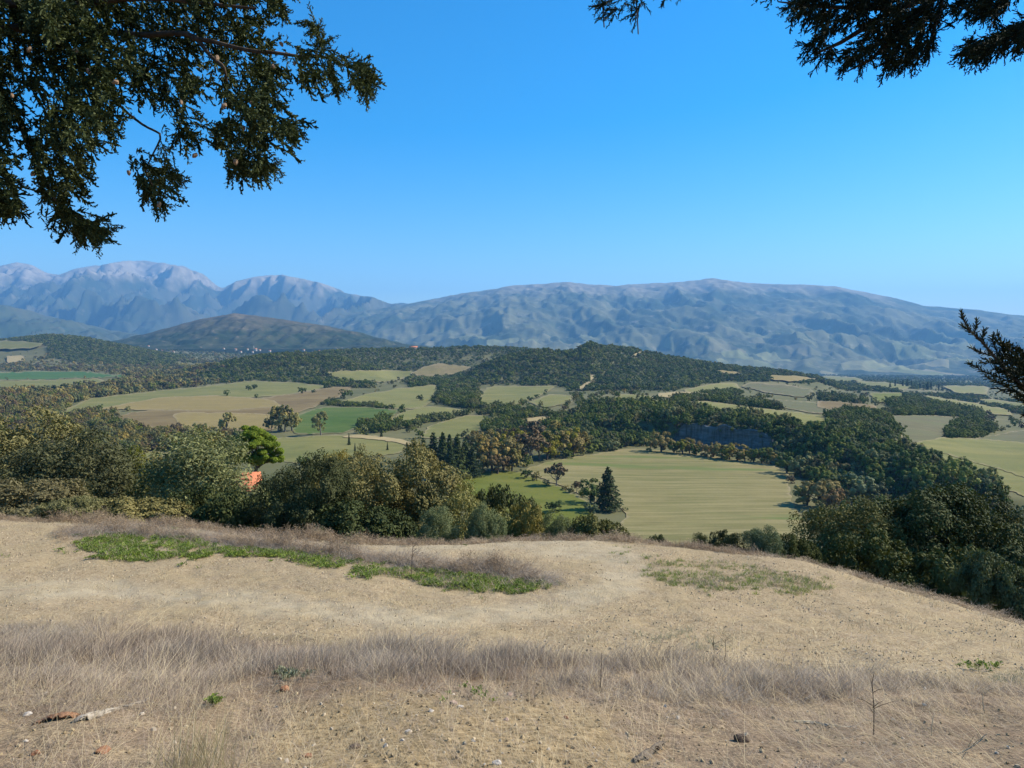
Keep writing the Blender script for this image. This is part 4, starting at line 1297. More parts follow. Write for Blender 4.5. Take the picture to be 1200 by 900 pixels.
for wi, (nm, poly, d0, d1, dens, fol, sz) in enumerate(WOODS):
    m = (where < 0) & free & (CY_ > d0) & (CY_ < d1) & inpoly(PXC + wobx, PYC + woby, poly)
    gap = 0.5 + 0.5 * vn(CX_ / 60, CY_ / 60, 33)
    m &= rng.random(len(CAND)) < dens * np.where(dens < 0.8, 0.35 + 1.1 * gap, np.where(dens < 0.9, np.clip(0.55 + 0.9 * gap, 0, 1.13), 1))
    where[m] = wi
    size[m] = rng.uniform(sz[0], sz[1], m.sum())
    foli[m] = [fol[i] for i in rng.integers(0, len(fol), m.sum())]
# lone trees of the open land
m = (where < 0) & free & (rng.random(len(CAND)) < 0.035 + 0.05 * (vn(CX_ / 90, CY_ / 90, 44) > 0.35)) & (CY_ > 330) & (CY_ < 4200) & (PXC > -40) & (PXC < 1240)
where[m] = len(WOODS)
size[m] = rng.uniform(1.8, 4.2, m.sum())
foli[m] = [(DARKS + DULL)[i] for i in rng.integers(0, 15, m.sum())]
keep = np.where(where >= 0)[0]


# which of them the photograph shows largest
def visible(k):
    """the tree's top clears the ground between it and the eye"""
    u = CX_[k] / CY_[k]
    c = np.clip((u - _HU[0]) / (_HU[1] - _HU[0]), 0, len(_HU) - 1.001).astype(int)
    top = (CZ_[k] + size[k] * 0.9) / CY_[k]
    S = _HT / _HY[:, None]
    run = np.maximum.accumulate(S, axis=0)
    j = np.searchsorted(_HY, CY_[k] * 0.97) - 1
    return top > run[j, c]


vis = visible(keep) & (PXC[keep] > -15) & (PXC[keep] < 1215) & (PYC[keep] < 620)
show = np.where(vis, size[keep] / CY_[keep], 0)
order = keep[np.argsort(-show)]
N_SINGLE = 290
single = order[:N_SINGLE]
rest = order[N_SINGLE:]
WORD = {'oak': 'dark green', 'dark': 'deep green', 'olive': 'grey-green', 'silver': 'pale green', 'brown': 'brown-green', 'ochre': 'ochre', 'purple': 'half bare purplish', 'yellow': 'yellow-green', 'drab': 'drab olive', 'tan': 'tan', 'poplar': 'pale'}
SQ = np.quantile(size[single], [0.33, 0.67])
MARKS = [('above the bluff', 850, 488), ('beside the bluff', 925, 525), ('near the bluff foot', 750, 515), ('beside the mown field', 945, 565), ('by the ravine bend', 985, 545), ('under the green strip field', 1080, 548),
         ('above the ravine floor', 1040, 585), ('at the low end of the scarp', 1150, 580), ('by the autumn wood', 650, 510), ('beyond the big oak', 1110, 610), ('near the blue roofed shed', 70, 500), ('behind the grey-green olive', 200, 515), ('near the copse', 1000, 500)]
for i in single:
    kind = 'thin' if foli[i] == 'purple' else 'round'
    c, t = MID[kind][int(rng.integers(0, len(MID[kind])))]
    s = size[i] * rng.uniform(0.85, 1.15)
    wname = WOODS[where[i]][0] if where[i] < len(WOODS) else 'alone on the open valley floor'
    px_, py_ = PXC[i], PYC[i]
    szw = 'big' if s > SQ[1] else ('medium-sized' if s > SQ[0] else 'small')
    mark = min(MARKS, key=lambda m_: math.hypot((px_ - m_[1]), 2 * (py_ - m_[2])))[0]
    lab = f'{szw} {WORD[foli[i]]} tree {wname}, {mark}'
    if len(lab.split()) > 16: lab = f'{szw} {WORD[foli[i]]} tree {wname}'
    tree('broadleaf_tree', c, t, (float(CX_[i]), float(CY_[i]), float(CZ_[i]) - 0.25 * s), (s, s, s * rng.uniform(0.75, 1.25)), rng.uniform(0, 6.28),
         lab, group=f'trees {wname}', leaf=foli[i])


# ------------------------------------------------------------------ masses of plants nobody could count
def source(name, me):
    return bpy.data.objects.new(name, me)              # a mesh for instancing, not placed anywhere itself


def scatter(name, P, rot, scl, idx, sources, label):
    me = bpy.data.meshes.new(name)
    me.vertices.add(len(P))
    me.vertices.foreach_set('co', np.asarray(P, np.float32).ravel())
    a = me.attributes.new('rot', 'FLOAT_VECTOR', 'POINT'); a.data.foreach_set('vector', np.asarray(rot, np.float32).ravel())
    a = me.attributes.new('scl', 'FLOAT_VECTOR', 'POINT'); a.data.foreach_set('vector', np.asarray(scl, np.float32).ravel())
    a = me.attributes.new('idx', 'INT', 'POINT'); a.data.foreach_set('value', np.asarray(idx, np.int32))
    ng = bpy.data.node_groups.new(name, 'GeometryNodeTree')
    ng.interface.new_socket('Geometry', in_out='INPUT', socket_type='NodeSocketGeometry')
    ng.interface.new_socket('Geometry', in_out='OUTPUT', socket_type='NodeSocketGeometry')
    N, L = ng.nodes, ng.links
    gi, go = N.new('NodeGroupInput'), N.new('NodeGroupOutput')

    def named(n, typ):
        q = N.new('GeometryNodeInputNamedAttribute'); q.data_type = typ
        q.inputs[0].default_value = n
        return q.outputs[0]
    e2r = N.new('FunctionNodeEulerToRotation')
    L.new(named('rot', 'FLOAT_VECTOR'), e2r.inputs[0])
    sv, iv = named('scl', 'FLOAT_VECTOR'), named('idx', 'INT')
    jn = N.new('GeometryNodeJoinGeometry')
    for k, s in enumerate(sources):
        oi = N.new('GeometryNodeObjectInfo'); oi.inputs['Object'].default_value = s
        oi.inputs['As Instance'].default_value = True
        cm = N.new('FunctionNodeCompare'); cm.data_type = 'INT'; cm.operation = 'EQUAL'
        L.new(iv, cm.inputs[2]); cm.inputs[3].default_value = k
        ip = N.new('GeometryNodeInstanceOnPoints')
        L.new(gi.outputs[0], ip.inputs['Points']); L.new(cm.outputs[0], ip.inputs['Selection'])
        L.new(oi.outputs['Geometry'], ip.inputs['Instance'])
        L.new(e2r.outputs[0], ip.inputs['Rotation']); L.new(sv, ip.inputs['Scale'])
        L.new(ip.outputs[0], jn.inputs[0])
    L.new(jn.outputs[0], go.inputs[0])
    o = ob(name, me)
    md = o.modifiers.new('scatter', 'NODES'); md.node_group = ng
    return tag(o, label, kind='stuff')


FAR = [make_crown('crown', 91 + s, 1.0, 0.85, 0.80, 8, 22, 320, 0.26, LEAF['oak'], 1.2, 0.50, -0.6, 0.25) for s in range(4)]
WL_SRC, WL_KEY = [], {}
for key in ['oak', 'dark', 'olive', 'silver', 'brown', 'ochre', 'purple', 'yellow', 'drab', 'tan', 'poplar']:
    for lod, pool in ((0, [m[0] for m in MID['round'][:4]]), (1, FAR)):
        WL_KEY[(key, lod)] = []
        for m in pool[:3]:
            WL_KEY[(key, lod)].append(len(WL_SRC))
            WL_SRC.append(source('tree_source', recolour(m, key)))
idx = np.array([WL_KEY[(foli[i], 0 if CY_[i] < 1000 else 1)][int(rng.integers(0, 3))] for i in rest])
s_ = size[rest]
scatter('woodland', np.stack([CX_[rest], CY_[rest], CZ_[rest] - 0.25 * s_], -1),
        np.stack([np.zeros(len(rest)), np.zeros(len(rest)), rng.uniform(0, 6.28, len(rest))], -1),
        np.stack([s_, s_, s_ * rng.uniform(0.7, 1.25, len(rest))], -1), idx, WL_SRC, 'dark evergreen and brown woods covering the valley hills')
print('trees', len(single), len(rest))


# ------------------------------------------------------------------ dry grass, stubble and weeds of the terrace
def blades(seed, n, rad, h0, h1, w, lean, curve=0.5, flat=0.0):
    """a tuft of tapering dry blades"""
    g = np.random.default_rng(seed)
    b = np.stack([g.normal(0, rad, n), g.normal(0, rad, n), np.full(n, -0.01)], -1)
    a = g.uniform(0, 2 * math.pi, n)
    d = np.stack([np.cos(a), np.sin(a), np.zeros(n)], -1)
    h = g.uniform(h0, h1, n)[:, None]
    ln = (lean * g.uniform(0.2, 1.6, n))[:, None]
    side = np.stack([-np.sin(a + g.normal(0, 0.8, n)), np.cos(a + g.normal(0, 0.8, n)), np.zeros(n)], -1)
    ww = (w * g.uniform(0.6, 1.4, n))[:, None]
    up = np.array([0, 0, 1.0])
    lv = []
    for t, k in ((0, 1.0), (0.4, 0.85), (0.75, 0.6), (1.0, 0.12)):
        c = b + up * h * t * (1 - flat) + d * h * (ln * t + curve * t * t * ln)
        lv += [c - side * ww * k / 2, c + side * ww * k / 2]
    V = np.stack(lv, 1).reshape(-1, 3)
    o = np.arange(n)[:, None] * 8
    Q = np.concatenate([o + np.array([0, 1, 3, 2]), o + np.array([2, 3, 5, 4]), o + np.array([4, 5, 7, 6])])
    t = np.tile(g.uniform(0, 1, n), 3)
    return V, Q, t


def tuft(name, seed, mat, *a, **k):
    V, Q, t = blades(seed, *a, **k)
    return source(name, mesh_np(name, V, [Q], mat, attrs={'rnd': ('FLOAT', 'FACE', t)}))


def weed_stalks(name, seed, mat, n, h0, h1, rad):
    """dead branching stems"""
    g = np.random.default_rng(seed)
    VV, QQ, TT, o = [], [], [], 0
    for i in range(n):
        a = g.uniform(0, 6.28); L_ = g.uniform(h0, h1)
        d = np.array([math.cos(a) * g.uniform(0, 0.45), math.sin(a) * g.uniform(0, 0.45), 1.0])
        b = np.array([g.normal(0, rad), g.normal(0, rad), -0.02])
        segs = [(b, b + d * L_, 0.006)]
        for k in range(int(g.integers(5, 11))):
            t = g.uniform(0.25, 1.0)
            p = b + d * L_ * t
            w = g.uniform(0, 6.28)
            e = np.array([math.cos(w), math.sin(w), g.uniform(0.2, 1.2)]) * g.uniform(0.05, 0.16) * (1.3 - t * 0.6)
            segs.append((p, p + e, 0.004))
            for q in range(2):
                f = g.normal(0, 0.03, 3)
                segs.append((p + e * g.uniform(0.5, 1), p + e + f, 0.007))
        for p0, p1, w in segs:
            ax = np.cross(p1 - p0, g.normal(size=3)); ax /= np.linalg.norm(ax) + 1e-9
            VV += [p0 - ax * w / 2, p0 + ax * w / 2, p1 + ax * w * 0.25, p1 - ax * w * 0.25]
            QQ.append([o, o + 1, o + 2, o + 3]); o += 4
            TT.append(g.uniform(0, 1))
    return source(name, mesh_np(name, np.array(VV), [np.array(QQ)], mat, attrs={'rnd': ('FLOAT', 'FACE', TT)}))


def leafy(name, seed, mat, n, ln, wd, rise):
    """a low rosette of broad leaves"""
    g = np.random.default_rng(seed)
    VV, QQ, TT = [], [], []
    for i in range(n):
        a = g.uniform(0, 6.28); L_ = ln * g.uniform(0.5, 1.2); w = wd * g.uniform(0.6, 1.2)
        d = np.array([math.cos(a), math.sin(a), 0]); s = np.array([-d[1], d[0], 0])
        up = rise * g.uniform(0.3, 1.5)
        b = np.array([g.normal(0, ln * 0.4), g.normal(0, ln * 0.4), g.uniform(0, 0.03)])
        p1 = b + d * L_ * 0.5 + np.array([0, 0, up]); p2 = b + d * L_ + np.array([0, 0, up * g.uniform(0.4, 1.1)])
        k = len(VV)
        VV += [b, p1 + s * w / 2 + np.array([0, 0, 0.012]), p2, p1 - s * w / 2 + np.array([0, 0, 0.012]), p1]
        QQ += [[k, k + 4, k + 1], [k + 1, k + 4, k + 2], [k, k + 3, k + 4], [k + 3, k + 2, k + 4]]
        TT += [g.uniform(0, 1)] * 4
    return source(name, mesh_np(name, np.array(VV), [np.array(QQ)], mat, attrs={'rnd': ('FLOAT', 'FACE', TT)}))


DRY = mat_straw('dry_grass', [(0.134, 0.098, 0.0731), (0.251, 0.19, 0.141), (0.37, 0.29, 0.216), (0.46, 0.365, 0.258), (0.568, 0.44, 0.281)])
MAUVE = mat_straw('dead_grass_grey', [(0.17, 0.138, 0.105), (0.29, 0.24, 0.185), (0.41, 0.345, 0.268), (0.52, 0.445, 0.345)])
STRAW = mat_straw('cut_straw', [(0.208, 0.151, 0.0846), (0.373, 0.288, 0.161), (0.52, 0.414, 0.245), (0.644, 0.525, 0.33)])
PINKISH = mat_straw('dead_weed_stems', [(0.146, 0.1, 0.0636), (0.26, 0.185, 0.116), (0.374, 0.275, 0.172), (0.499, 0.39, 0.241)])
WEED = mat_leaf('weed_leaf', [(0.085, 0.130, 0.022), (0.145, 0.205, 0.038), (0.215, 0.275, 0.065)], 0.25)
SAGE = mat_leaf('grey_weed_leaf', [(0.12, 0.14, 0.09), (0.19, 0.21, 0.14), (0.25, 0.27, 0.19)], 0.15)


def spread(n, y0, y1, umax=0.80):
    y = np.sqrt(rng.uniform(y0 * y0, y1 * y1, n))
    x = rng.uniform(-1, 1, n) * (umax * y + 0.4)
    return x, y, height(x, y)


def bank_mask(x, y, z):
    px, py = project(x, y, z)
    b = np.array(BANK_PX, float)
    lim = np.interp(px, b[:, 0], b[:, 1]) + 7 * fbm(x / 0.8, y / 0.8, 41, 3)
    return px, py, py - lim


TUFTS = [tuft('tuft', 1, DRY, 26, 0.045, 0.10, 0.24, 0.0027, 0.45), tuft('tuft', 2, DRY, 30, 0.06, 0.06, 0.20, 0.0027, 0.7), tuft('tuft', 3, DRY, 16, 0.03, 0.16, 0.32, 0.003, 0.30),
         tuft('tuft', 4, MAUVE, 34, 0.06, 0.10, 0.22, 0.0027, 0.55), tuft('tuft', 5, MAUVE, 26, 0.05, 0.14, 0.27, 0.0032, 0.40),
         tuft('tuft', 6, STRAW, 16, 0.09, 0.10, 0.30, 0.0036, 2.2, 0.3, 0.9), tuft('tuft', 7, DRY, 24, 0.10, 0.06, 0.24, 0.0027, 2.0, 0.3, 0.85)]
x, y, z = spread(48000, 2.0, 11.5, 1.03)
px, py, d = bank_mask(x, y, z)
inb = inpoly(px + 25 * vn(x / 0.5, y / 0.5, 8), py + 14 * vn(x / 0.5, y / 0.5, 9), BARE_PX)
clump = 0.5 + 0.5 * fbm(x / 0.55, y / 0.55, 61, 3)
p_ = sstep(-8, 14, d) * np.where(inb, 0.24, np.clip(0.12 + 0.85 * clump, 0, 0.85) * (1 - 0.45 * sstep(830, 880, py)))
k = rng.random(len(x)) < p_
x, y, z, d, inb, px, py = x[k], y[k], z[k], d[k], inb[k], px[k], py[k]
tall = np.clip(1.0 - (py - 780) / 75, 0.24, 1.0) * np.where(inb, 0.7, 1) * (0.75 + 0.4 * fbm(x / 0.7, y / 0.7, 66, 2))
tall = np.clip(tall, 0.20, 1.4)
mv = rng.random(len(x)) < np.clip(0.28 + 0.55 * fbm(x / 1.6, y / 1.2, 67, 2) + 0.15 * (px > 420), 0.03, 0.8)
idx = np.where(mv, rng.integers(3, 5, len(x)), rng.integers(0, 3, len(x)))
low = rng.random(len(x)) < np.clip(0.22 + (py - 795) / 80, 0.12, 0.86)
idx = np.where(low, rng.integers(5, 7, len(x)), idx)
lx = 0.15 + 0.22 * vn(x / 1.1, y / 1.1, 68)
scatter('dry_grass', np.stack([x, y, z], -1), np.stack([rng.normal(0, 0.16, len(x)), lx + rng.normal(0, 0.16, len(x)), rng.uniform(0, 6.28, len(x)) * 0 + rng.uniform(-0.5, 0.5, len(x))], -1),
        np.stack([np.where(idx > 4, 0.30 + 0.55 * tall, 0.45 + 0.5 * tall)] * 2 + [np.where(idx > 4, np.maximum(tall, 0.5), tall)], -1) * rng.uniform(0.75, 1.25, len(x))[:, None], idx, TUFTS, 'dry grey and straw coloured grass on the bank by the camera')
# cut stubble lying on the strip
STUB = [tuft('tuft', 11, STRAW, 22, 0.16, 0.04, 0.12, 0.005, 1.8, 0.2, 0.82), tuft('tuft', 12, STRAW, 18, 0.14, 0.03, 0.07, 0.005, 0.5), tuft('tuft', 13, DRY, 22, 0.16, 0.04, 0.10, 0.005, 1.4, 0.2, 0.75)]
x, y, z = spread(19000, 6.0, 26, 1.0)
px, py, d = bank_mask(x, y, z)
k = (d < 6) & (y < edge_y(x, y) + 0.5) & (rng.random(len(x)) < 0.22 + 0.55 * np.clip(0.5 + 0.6 * fbm(x / 1.3, y / 1.0, 71, 3), 0, 1))
x, y, z = x[k], y[k], z[k]
scatter('stubble', np.stack([x, y, z], -1), np.stack([0 * x, 0 * x, rng.uniform(0, 6.28, len(x))], -1), np.repeat(rng.uniform(0.7, 1.3, len(x))[:, None], 3, 1), rng.integers(0, 3, len(x)), STUB, 'pale cut stubble strewn over the bare strip')
# green weeds
GREENS = [leafy('weed', 21 + i, WEED, 14, 0.085, 0.036, 0.035) for i in range(3)] + [tuft('weed', 25, WEED, 24, 0.06, 0.04, 0.12, 0.006, 0.8), tuft('tuft', 26, DRY, 20, 0.07, 0.05, 0.16, 0.005, 0.8)]
PTS, SC_, ID_ = [], [], []
for P, n, lf, s0 in zip(WEED_PX, [1700, 2000, 500, 1300, 200, 200, 200], [1, 0.35, 0.6, 0.0, 0.0, 0.0, 0.3], [0.95, 0.8, 0.92, 0.6, 0.55, 0.6, 0.8]):
    a = np.array(P, float)
    qx, qy = rng.uniform(a[:, 0].min(), a[:, 0].max(), n * 2), rng.uniform(a[:, 1].min(), a[:, 1].max(), n * 2)
    k = inpoly(qx + 14 * vn(qx / 22, qy / 6, 51), qy + 4 * vn(qx / 22, qy / 6, 52), P)
    qx, qy = qx[k][:n], qy[k][:n]
    jm = rng.random(len(qx)) < 0.22
    qx = qx + jm * rng.normal(0, 9, len(qx)); qy = qy + jm * rng.normal(0, 2.6, len(qx))
    x, y, z = hit(qx, qy, 3.0)
    cen = dist_poly(qx, qy * 3.0, [(u_, v_ * 3.0) for u_, v_ in P + P[:1]])
    gap = fbm(x / 0.7, y / 0.7, 55, 3) + np.clip(cen / 14, 0, 1) * 0.75 > (0.10 if s0 > 0.9 else 0.22)
    k = gap & (y < 30)
    PTS.append(np.stack([x, y, z], -1)[k])
    SC_.append(np.full(k.sum(), s0) * rng.uniform(0.6, 1.3, k.sum()))
    ID_.append(np.where(rng.random(k.sum()) < lf, rng.integers(0, 3, k.sum()), np.where(rng.random(k.sum()) < 0.35, 4, 3)) if lf < 1 else np.where(rng.random(k.sum()) < 0.14, 4, np.where(rng.random(k.sum()) < 0.3, 3, rng.integers(0, 3, k.sum()))))
P = np.concatenate(PTS); s_ = np.concatenate(SC_)
scatter('green_weeds', P, np.stack([0 * s_, 0 * s_, rng.uniform(0, 6.28, len(s_))], -1), np.repeat(s_[:, None], 3, 1), np.concatenate(ID_), GREENS, 'fresh green weeds in strips on the stubble')
# small green and grey weeds in the dry grass
TINY = [leafy('weed', 31, SAGE, 18, 0.06, 0.018, 0.05), leafy('weed', 32, WEED, 12, 0.06, 0.03, 0.04), tuft('weed', 33, SAGE, 20, 0.05, 0.03, 0.09, 0.004, 0.9)]
qx, qy, qi = [], [], []
for cx_, cy_, sx_, sy_, n, t_ in [(345, 795, 20, 5, 26, 0), (1150, 786, 16, 4, 22, 1), (1185, 796, 24, 6, 26, 2), (800, 750, 60, 6, 46, 2), (790, 742, 40, 4, 16, 2), (250, 827, 10, 3, 10, 1), (830, 760, 30, 5, 20, 2), (560, 820, 60, 10, 8, 1)]:
    qx += list(rng.normal(cx_, sx_ * 0.6, n)); qy += list(rng.normal(cy_, sy_ * 0.6, n)); qi += [t_] * n
x, y, z = hit(qx, qy, 2.0)
scatter('small_weeds', np.stack([x, y, z + 0.02], -1), np.stack([0 * x, 0 * x, rng.uniform(0, 6.28, len(x))], -1), np.repeat(rng.uniform(0.35, 0.85, len(x))[:, None], 3, 1), np.array(qi), TINY, 'small grey-green weeds among the dry grass')
# dead weeds along the edge and along the green strips
STALK = [weed_stalks('stalk', 41 + i, PINKISH, 9, 0.25, 0.62, 0.09) for i in range(4)] + [tuft('tuft', 46, PINKISH, 26, 0.08, 0.14, 0.36, 0.006, 0.5), tuft('tuft', 47, MAUVE, 30, 0.14, 0.12, 0.28, 0.005, 0.9), tuft('tuft', 48, STRAW, 22, 0.10, 0.10, 0.26, 0.006, 0.7)]
n = 3600
u = rng.uniform(-0.72, 0.72, n)
yy = np.interp(u, _u, _e)
off = rng.normal(0.0, 0.42, n)
y = yy + off; x = u * yy
k = rng.random(n) < np.where(u > 0.40, 0.30, np.clip(0.75 + 0.5 * vn(u * 22, u * 0, 81), 0.25, 1))
x, y, u = x[k], y[k], u[k]
z = height(x, y)
hs_ = 0.85 * np.clip(0.58 + 0.42 * vn(u * 30, u * 0, 83), 0.3, 1.2) * rng.uniform(0.55, 1.15, len(x)) * np.where(u > 0.40, 0.5, 1) * np.interp(u, [-0.7, -0.2, 0.0, 0.2, 0.4], [1.15, 1.1, 0.75, 0.7, 0.6])
id_ = np.where(rng.random(len(x)) < 0.40, rng.integers(0, 4, len(x)), np.where(rng.random(len(x)) < 0.75, 4, 6))
ridge = np.array([(70, 626), (140, 622), (230, 630), (330, 640), (420, 652), (520, 664), (600, 670), (645, 682)], float)
qx = rng.uniform(70, 650, 1500)
qy = np.interp(qx, ridge[:, 0], ridge[:, 1]) + rng.normal(0, 3.0, 1500) + 1
X2, Y2, Z2 = hit(qx, qy, 3.0)
h2 = rng.uniform(0.28, 0.70, 1500) * np.clip(0.8 + 0.5 * vn(qx / 40, qx * 0, 84), 0.3, 1.2)
P = np.concatenate([np.stack([x, y, z], -1), np.stack([X2, Y2, Z2], -1)])
h = np.concatenate([hs_, h2])
id2 = np.where(rng.random(1500) < 0.15, rng.integers(0, 4, 1500), 5)
scatter('dead_weeds', P, np.stack([rng.normal(0, 0.2, len(h)), 0.12 + rng.normal(0, 0.2, len(h)), rng.uniform(0, 6.28, len(h))], -1),
        np.stack([np.ones(len(h)), np.ones(len(h)), h], -1), np.concatenate([id_, id2]), STALK, 'dead pinkish weeds along the edge of the terrace')
# loose clods and pebbles
CLODM = NT('earth_clod', 0.95, 0.05)
_oi = CLODM.n.new('ShaderNodeObjectInfo').outputs['Random']
CLODM.base(CLODM.ramp(_oi, [(0.0, (0.13, 0.095, 0.055)), (0.5, (0.25, 0.19, 0.11)), (0.85, (0.36, 0.28, 0.17)), (1.0, (0.50, 0.43, 0.34))]))


def rock_mesh(name, seed, mat, sub=2, rough=0.28, squash=(1, 0.8, 0.6)):
    bm = bmesh.new()
    bmesh.ops.create_icosphere(bm, subdivisions=sub, radius=1.0)
    g = np.random.default_rng(seed)
    planes = unit(9, g); lim = g.uniform(0.55, 0.9, 9)
    for v in bm.verts:
        p = np.array(v.co)
        for n_, l_ in zip(planes, lim):
            dd = p @ n_
            if dd > l_:
                p = p - n_ * (dd - l_)
        p = p * (1 + rough * float(vn(np.array(p[0] * 2 + seed), np.array(p[1] * 2 + p[2] * 1.7), seed)))
        v.co = p * np.array(squash)
    me = bpy.data.meshes.new(name)
    bm.to_mesh(me); bm.free()
    me.materials.append(mat)
    return me


STRIPM = NT('stubble_clod', 0.95, 0.05)
_oi = STRIPM.n.new('ShaderNodeObjectInfo').outputs['Random']
STRIPM.base(STRIPM.ramp(_oi, [(0.0, (0.24, 0.18, 0.115)), (0.5, (0.38, 0.30, 0.20)), (1.0, (0.54, 0.44, 0.31))]))
SCL = [source('clod', rock_mesh('clod', 61 + i, STRIPM.m, 1)) for i in range(3)]
x, y, z = spread(62000, 7.0, 25, 0.92)
px, py, d = bank_mask(x, y, z)
td = dist_poly(px, py * 2.6, [(u_, v_ * 2.6) for u_, v_ in TRACK_PX])
k = (d < 4) & (y < edge_y(x, y)) & (rng.random(len(x)) < 0.25 + 0.75 * sstep(10, 50, td)) & (rng.random(len(x)) < np.clip(0.42 + 0.75 * fbm(x / 1.4, y / 0.9, 73, 3), 0.06, 1))
x, y, z = x[k], y[k], z[k]
s_ = 0.007 + 0.020 * rng.power(0.3, len(x))
scatter('soil_clods', np.stack([x, y, z], -1), rng.uniform(0, 6.28, (len(x), 3)), np.repeat(s_[:, None], 3, 1) * np.array([1.2, 1.0, 0.8]), rng.integers(0, 3, len(x)), SCL, 'crumbled soil and straw bits on the bare strip')
CLODS = [source('clod', rock_mesh('clod', 51 + i, CLODM.m, 1)) for i in range(4)]
x, y, z = spread(13000, 2.0, 9.0)
px, py, d = bank_mask(x, y, z)
inb = inpoly(px, py, BARE_PX)
k = rng.random(len(x)) < np.where(inb, 0.85, np.where(d > 50, 0.45, 0.06))
x, y, z = x[k], y[k], z[k]
s_ = 0.006 + 0.020 * rng.power(0.35, len(x))
scatter('clods', np.stack([x, y, z], -1), rng.uniform(0, 6.28, (len(x), 3)), np.repeat(s_[:, None], 3, 1), rng.integers(0, 4, len(x)), CLODS, 'loose earth clods and pebbles on the bare bank')


# ------------------------------------------------------------------ single things lying on the bank
def mat_stone(name, a, b, scale=30):
    t = NT(name, 0.9, 0.15)
    p = t.n.new('ShaderNodeTexCoord').outputs['Object']
    f = t.noise(p, scale, 5, 0.65)
    t.bump(f, 0.5, 0.01)
    return t.base(t.ramp(f, [(0.32, a), (0.68, b)]))


S_PALE = mat_stone('stone_pale', (0.42, 0.36, 0.29), (0.62, 0.56, 0.48), 3)
S_PINK = mat_stone('stone_pinkish', (0.36, 0.22, 0.16), (0.52, 0.38, 0.30), 3)
S_RUST = mat_stone('stone_rusty', (0.20, 0.085, 0.045), (0.36, 0.18, 0.095), 3)
S_DARK = mat_stone('stone_dark', (0.055, 0.040, 0.030), (0.14, 0.10, 0.07), 3)


def on_ground(px, py, y0=2.0):
    X, Y, Z = hit(px, py, y0)
    return float(X[0]), float(Y[0]), float(Z[0])


for i_, (a_, b_, w_, m_, l_) in enumerate([
        (32, 838, 11, S_PALE, 'pale whitish stone beside the reddish broken wood'), (30, 869, 6, S_PALE, 'small white pebble below the pale stone'),
        (120, 882, 22, S_RUST, 'rusty red stone in the grass under the broken bark'), (42, 884, 12, S_RUST, 'small reddish dark stone near the picture edge'),
        (531, 825, 11, S_PINK, 'pinkish flat stone at the top of the bare earth patch'), (540, 829, 9, S_PALE, 'pale stone touching the pinkish flat stone'),
        (505, 834, 9, S_PALE, 'whitish stone beside the pinkish stone'), (478, 858, 9, S_PALE, 'white stone with a dark gap on the bare earth'),
        (472, 868, 7, S_PALE, 'small cream stone just under the white stone'), (593, 844, 8, S_PINK, 'tan stone in the middle of the bare earth patch'),
        (583, 896, 13, S_PALE, 'cream stone at the lower picture edge'), (360, 888, 14, S_RUST, 'orange stone in the short grass at the lower picture edge'),
        (332, 809, 15, S_RUST, 'orange-brown stone below the grey-green weed'), (326, 789, 9, S_RUST, 'little orange stone above the grey-green weed'),
        (663, 842, 8, S_RUST, 'small red stone next to the tall dry stalk'), (597, 815, 9, S_PINK, 'pinkish stone where bare earth meets dry grass'),
        (868, 869, 22, S_DARK, 'dark brown clod in the dry grass'), (416, 877, 16, S_DARK, 'dark hollow clod low on the bare earth'), (370, 772, 14, S_DARK, 'dark clod at the top of the dry grass'),
        (388, 790, 12, S_DARK, 'small dark clod beside the grey-green weed')]):
    X, Y, Z = on_ground(a_, b_)
    r = w_ * Y / F / 2
    o = ob('stone', rock_mesh('stone', 70 + i_, m_, 2))
    o.location = (X, Y, Z + r * 0.25); o.scale = (r, r * 0.9, r)
    o.rotation_euler = (0, 0, rng.uniform(-0.6, 0.6))
    tag(o, l_, 'stone', 'stones and clods on the bank')


def bark_slab(name, px_line, widths, heights, mat, label, cat, seed, y_off=0.0, thick=0.012):
    """a ragged shell of weathered wood arched over the ground, open towards the camera"""
    g = np.random.default_rng(seed)
    n = 26
    L_ = np.array(px_line, float)
    t = np.linspace(0, 1, n)
    lx = np.interp(t, np.linspace(0, 1, len(L_)), L_[:, 0]); ly = np.interp(t, np.linspace(0, 1, len(L_)), L_[:, 1])
    X, Y, Z = hit(lx, ly, 2.0)
    W = np.interp(t, np.linspace(0, 1, len(widths)), widths); H = np.interp(t, np.linspace(0, 1, len(heights)), heights)
    m = 9
    V, Q = [], []
    for s in (0, 1):
        for i in range(n):
            for k in range(m):
                a = math.pi * (0.02 + (0.66 + 0.10 * vn(np.array(i * 0.55), np.array(seed * 1.0), seed)) * k / (m - 1))
                rr = (1 - s * thick / max(H[i], 0.02))
                jit = 0.006 * vn(np.array(i * 0.8 + s), np.array(k * 1.1), seed + 5)
                V.append((X[i] + 0.004 * g.normal(), Y[i] + y_off + math.cos(a) * W[i] * rr, Z[i] - 0.02 + math.sin(a) * H[i] * rr + jit))
    for s in (0, 1):
        for i in range(n - 1):
            for k in range(m - 1):
                b = s * n * m + i * m + k
                q = [b, b + 1, b + m + 1, b + m]
                Q.append(q if s == 0 else q[::-1])
    for i in range(n - 1):
        for k in (0, m - 1):
            b = i * m + k; c = n * m + b
            Q.append([b, b + m, c + m, c])
    for i in (0, n - 1):
        for k in range(m - 1):
            b = i * m + k; c = n * m + b
            Q.append([b, c, c + 1, b + 1])
    me = mesh_np(name, np.array(V), [np.array(Q)], mat, smooth=False)
    c0 = np.array([X.mean(), Y.mean(), Z.mean()])
    V = np.array(V) - c0
    me.vertices.foreach_set('co', V.astype(np.float32).ravel()); me.update()
    o = ob(name, me); o.location = c0
    return tag(o, label, cat)


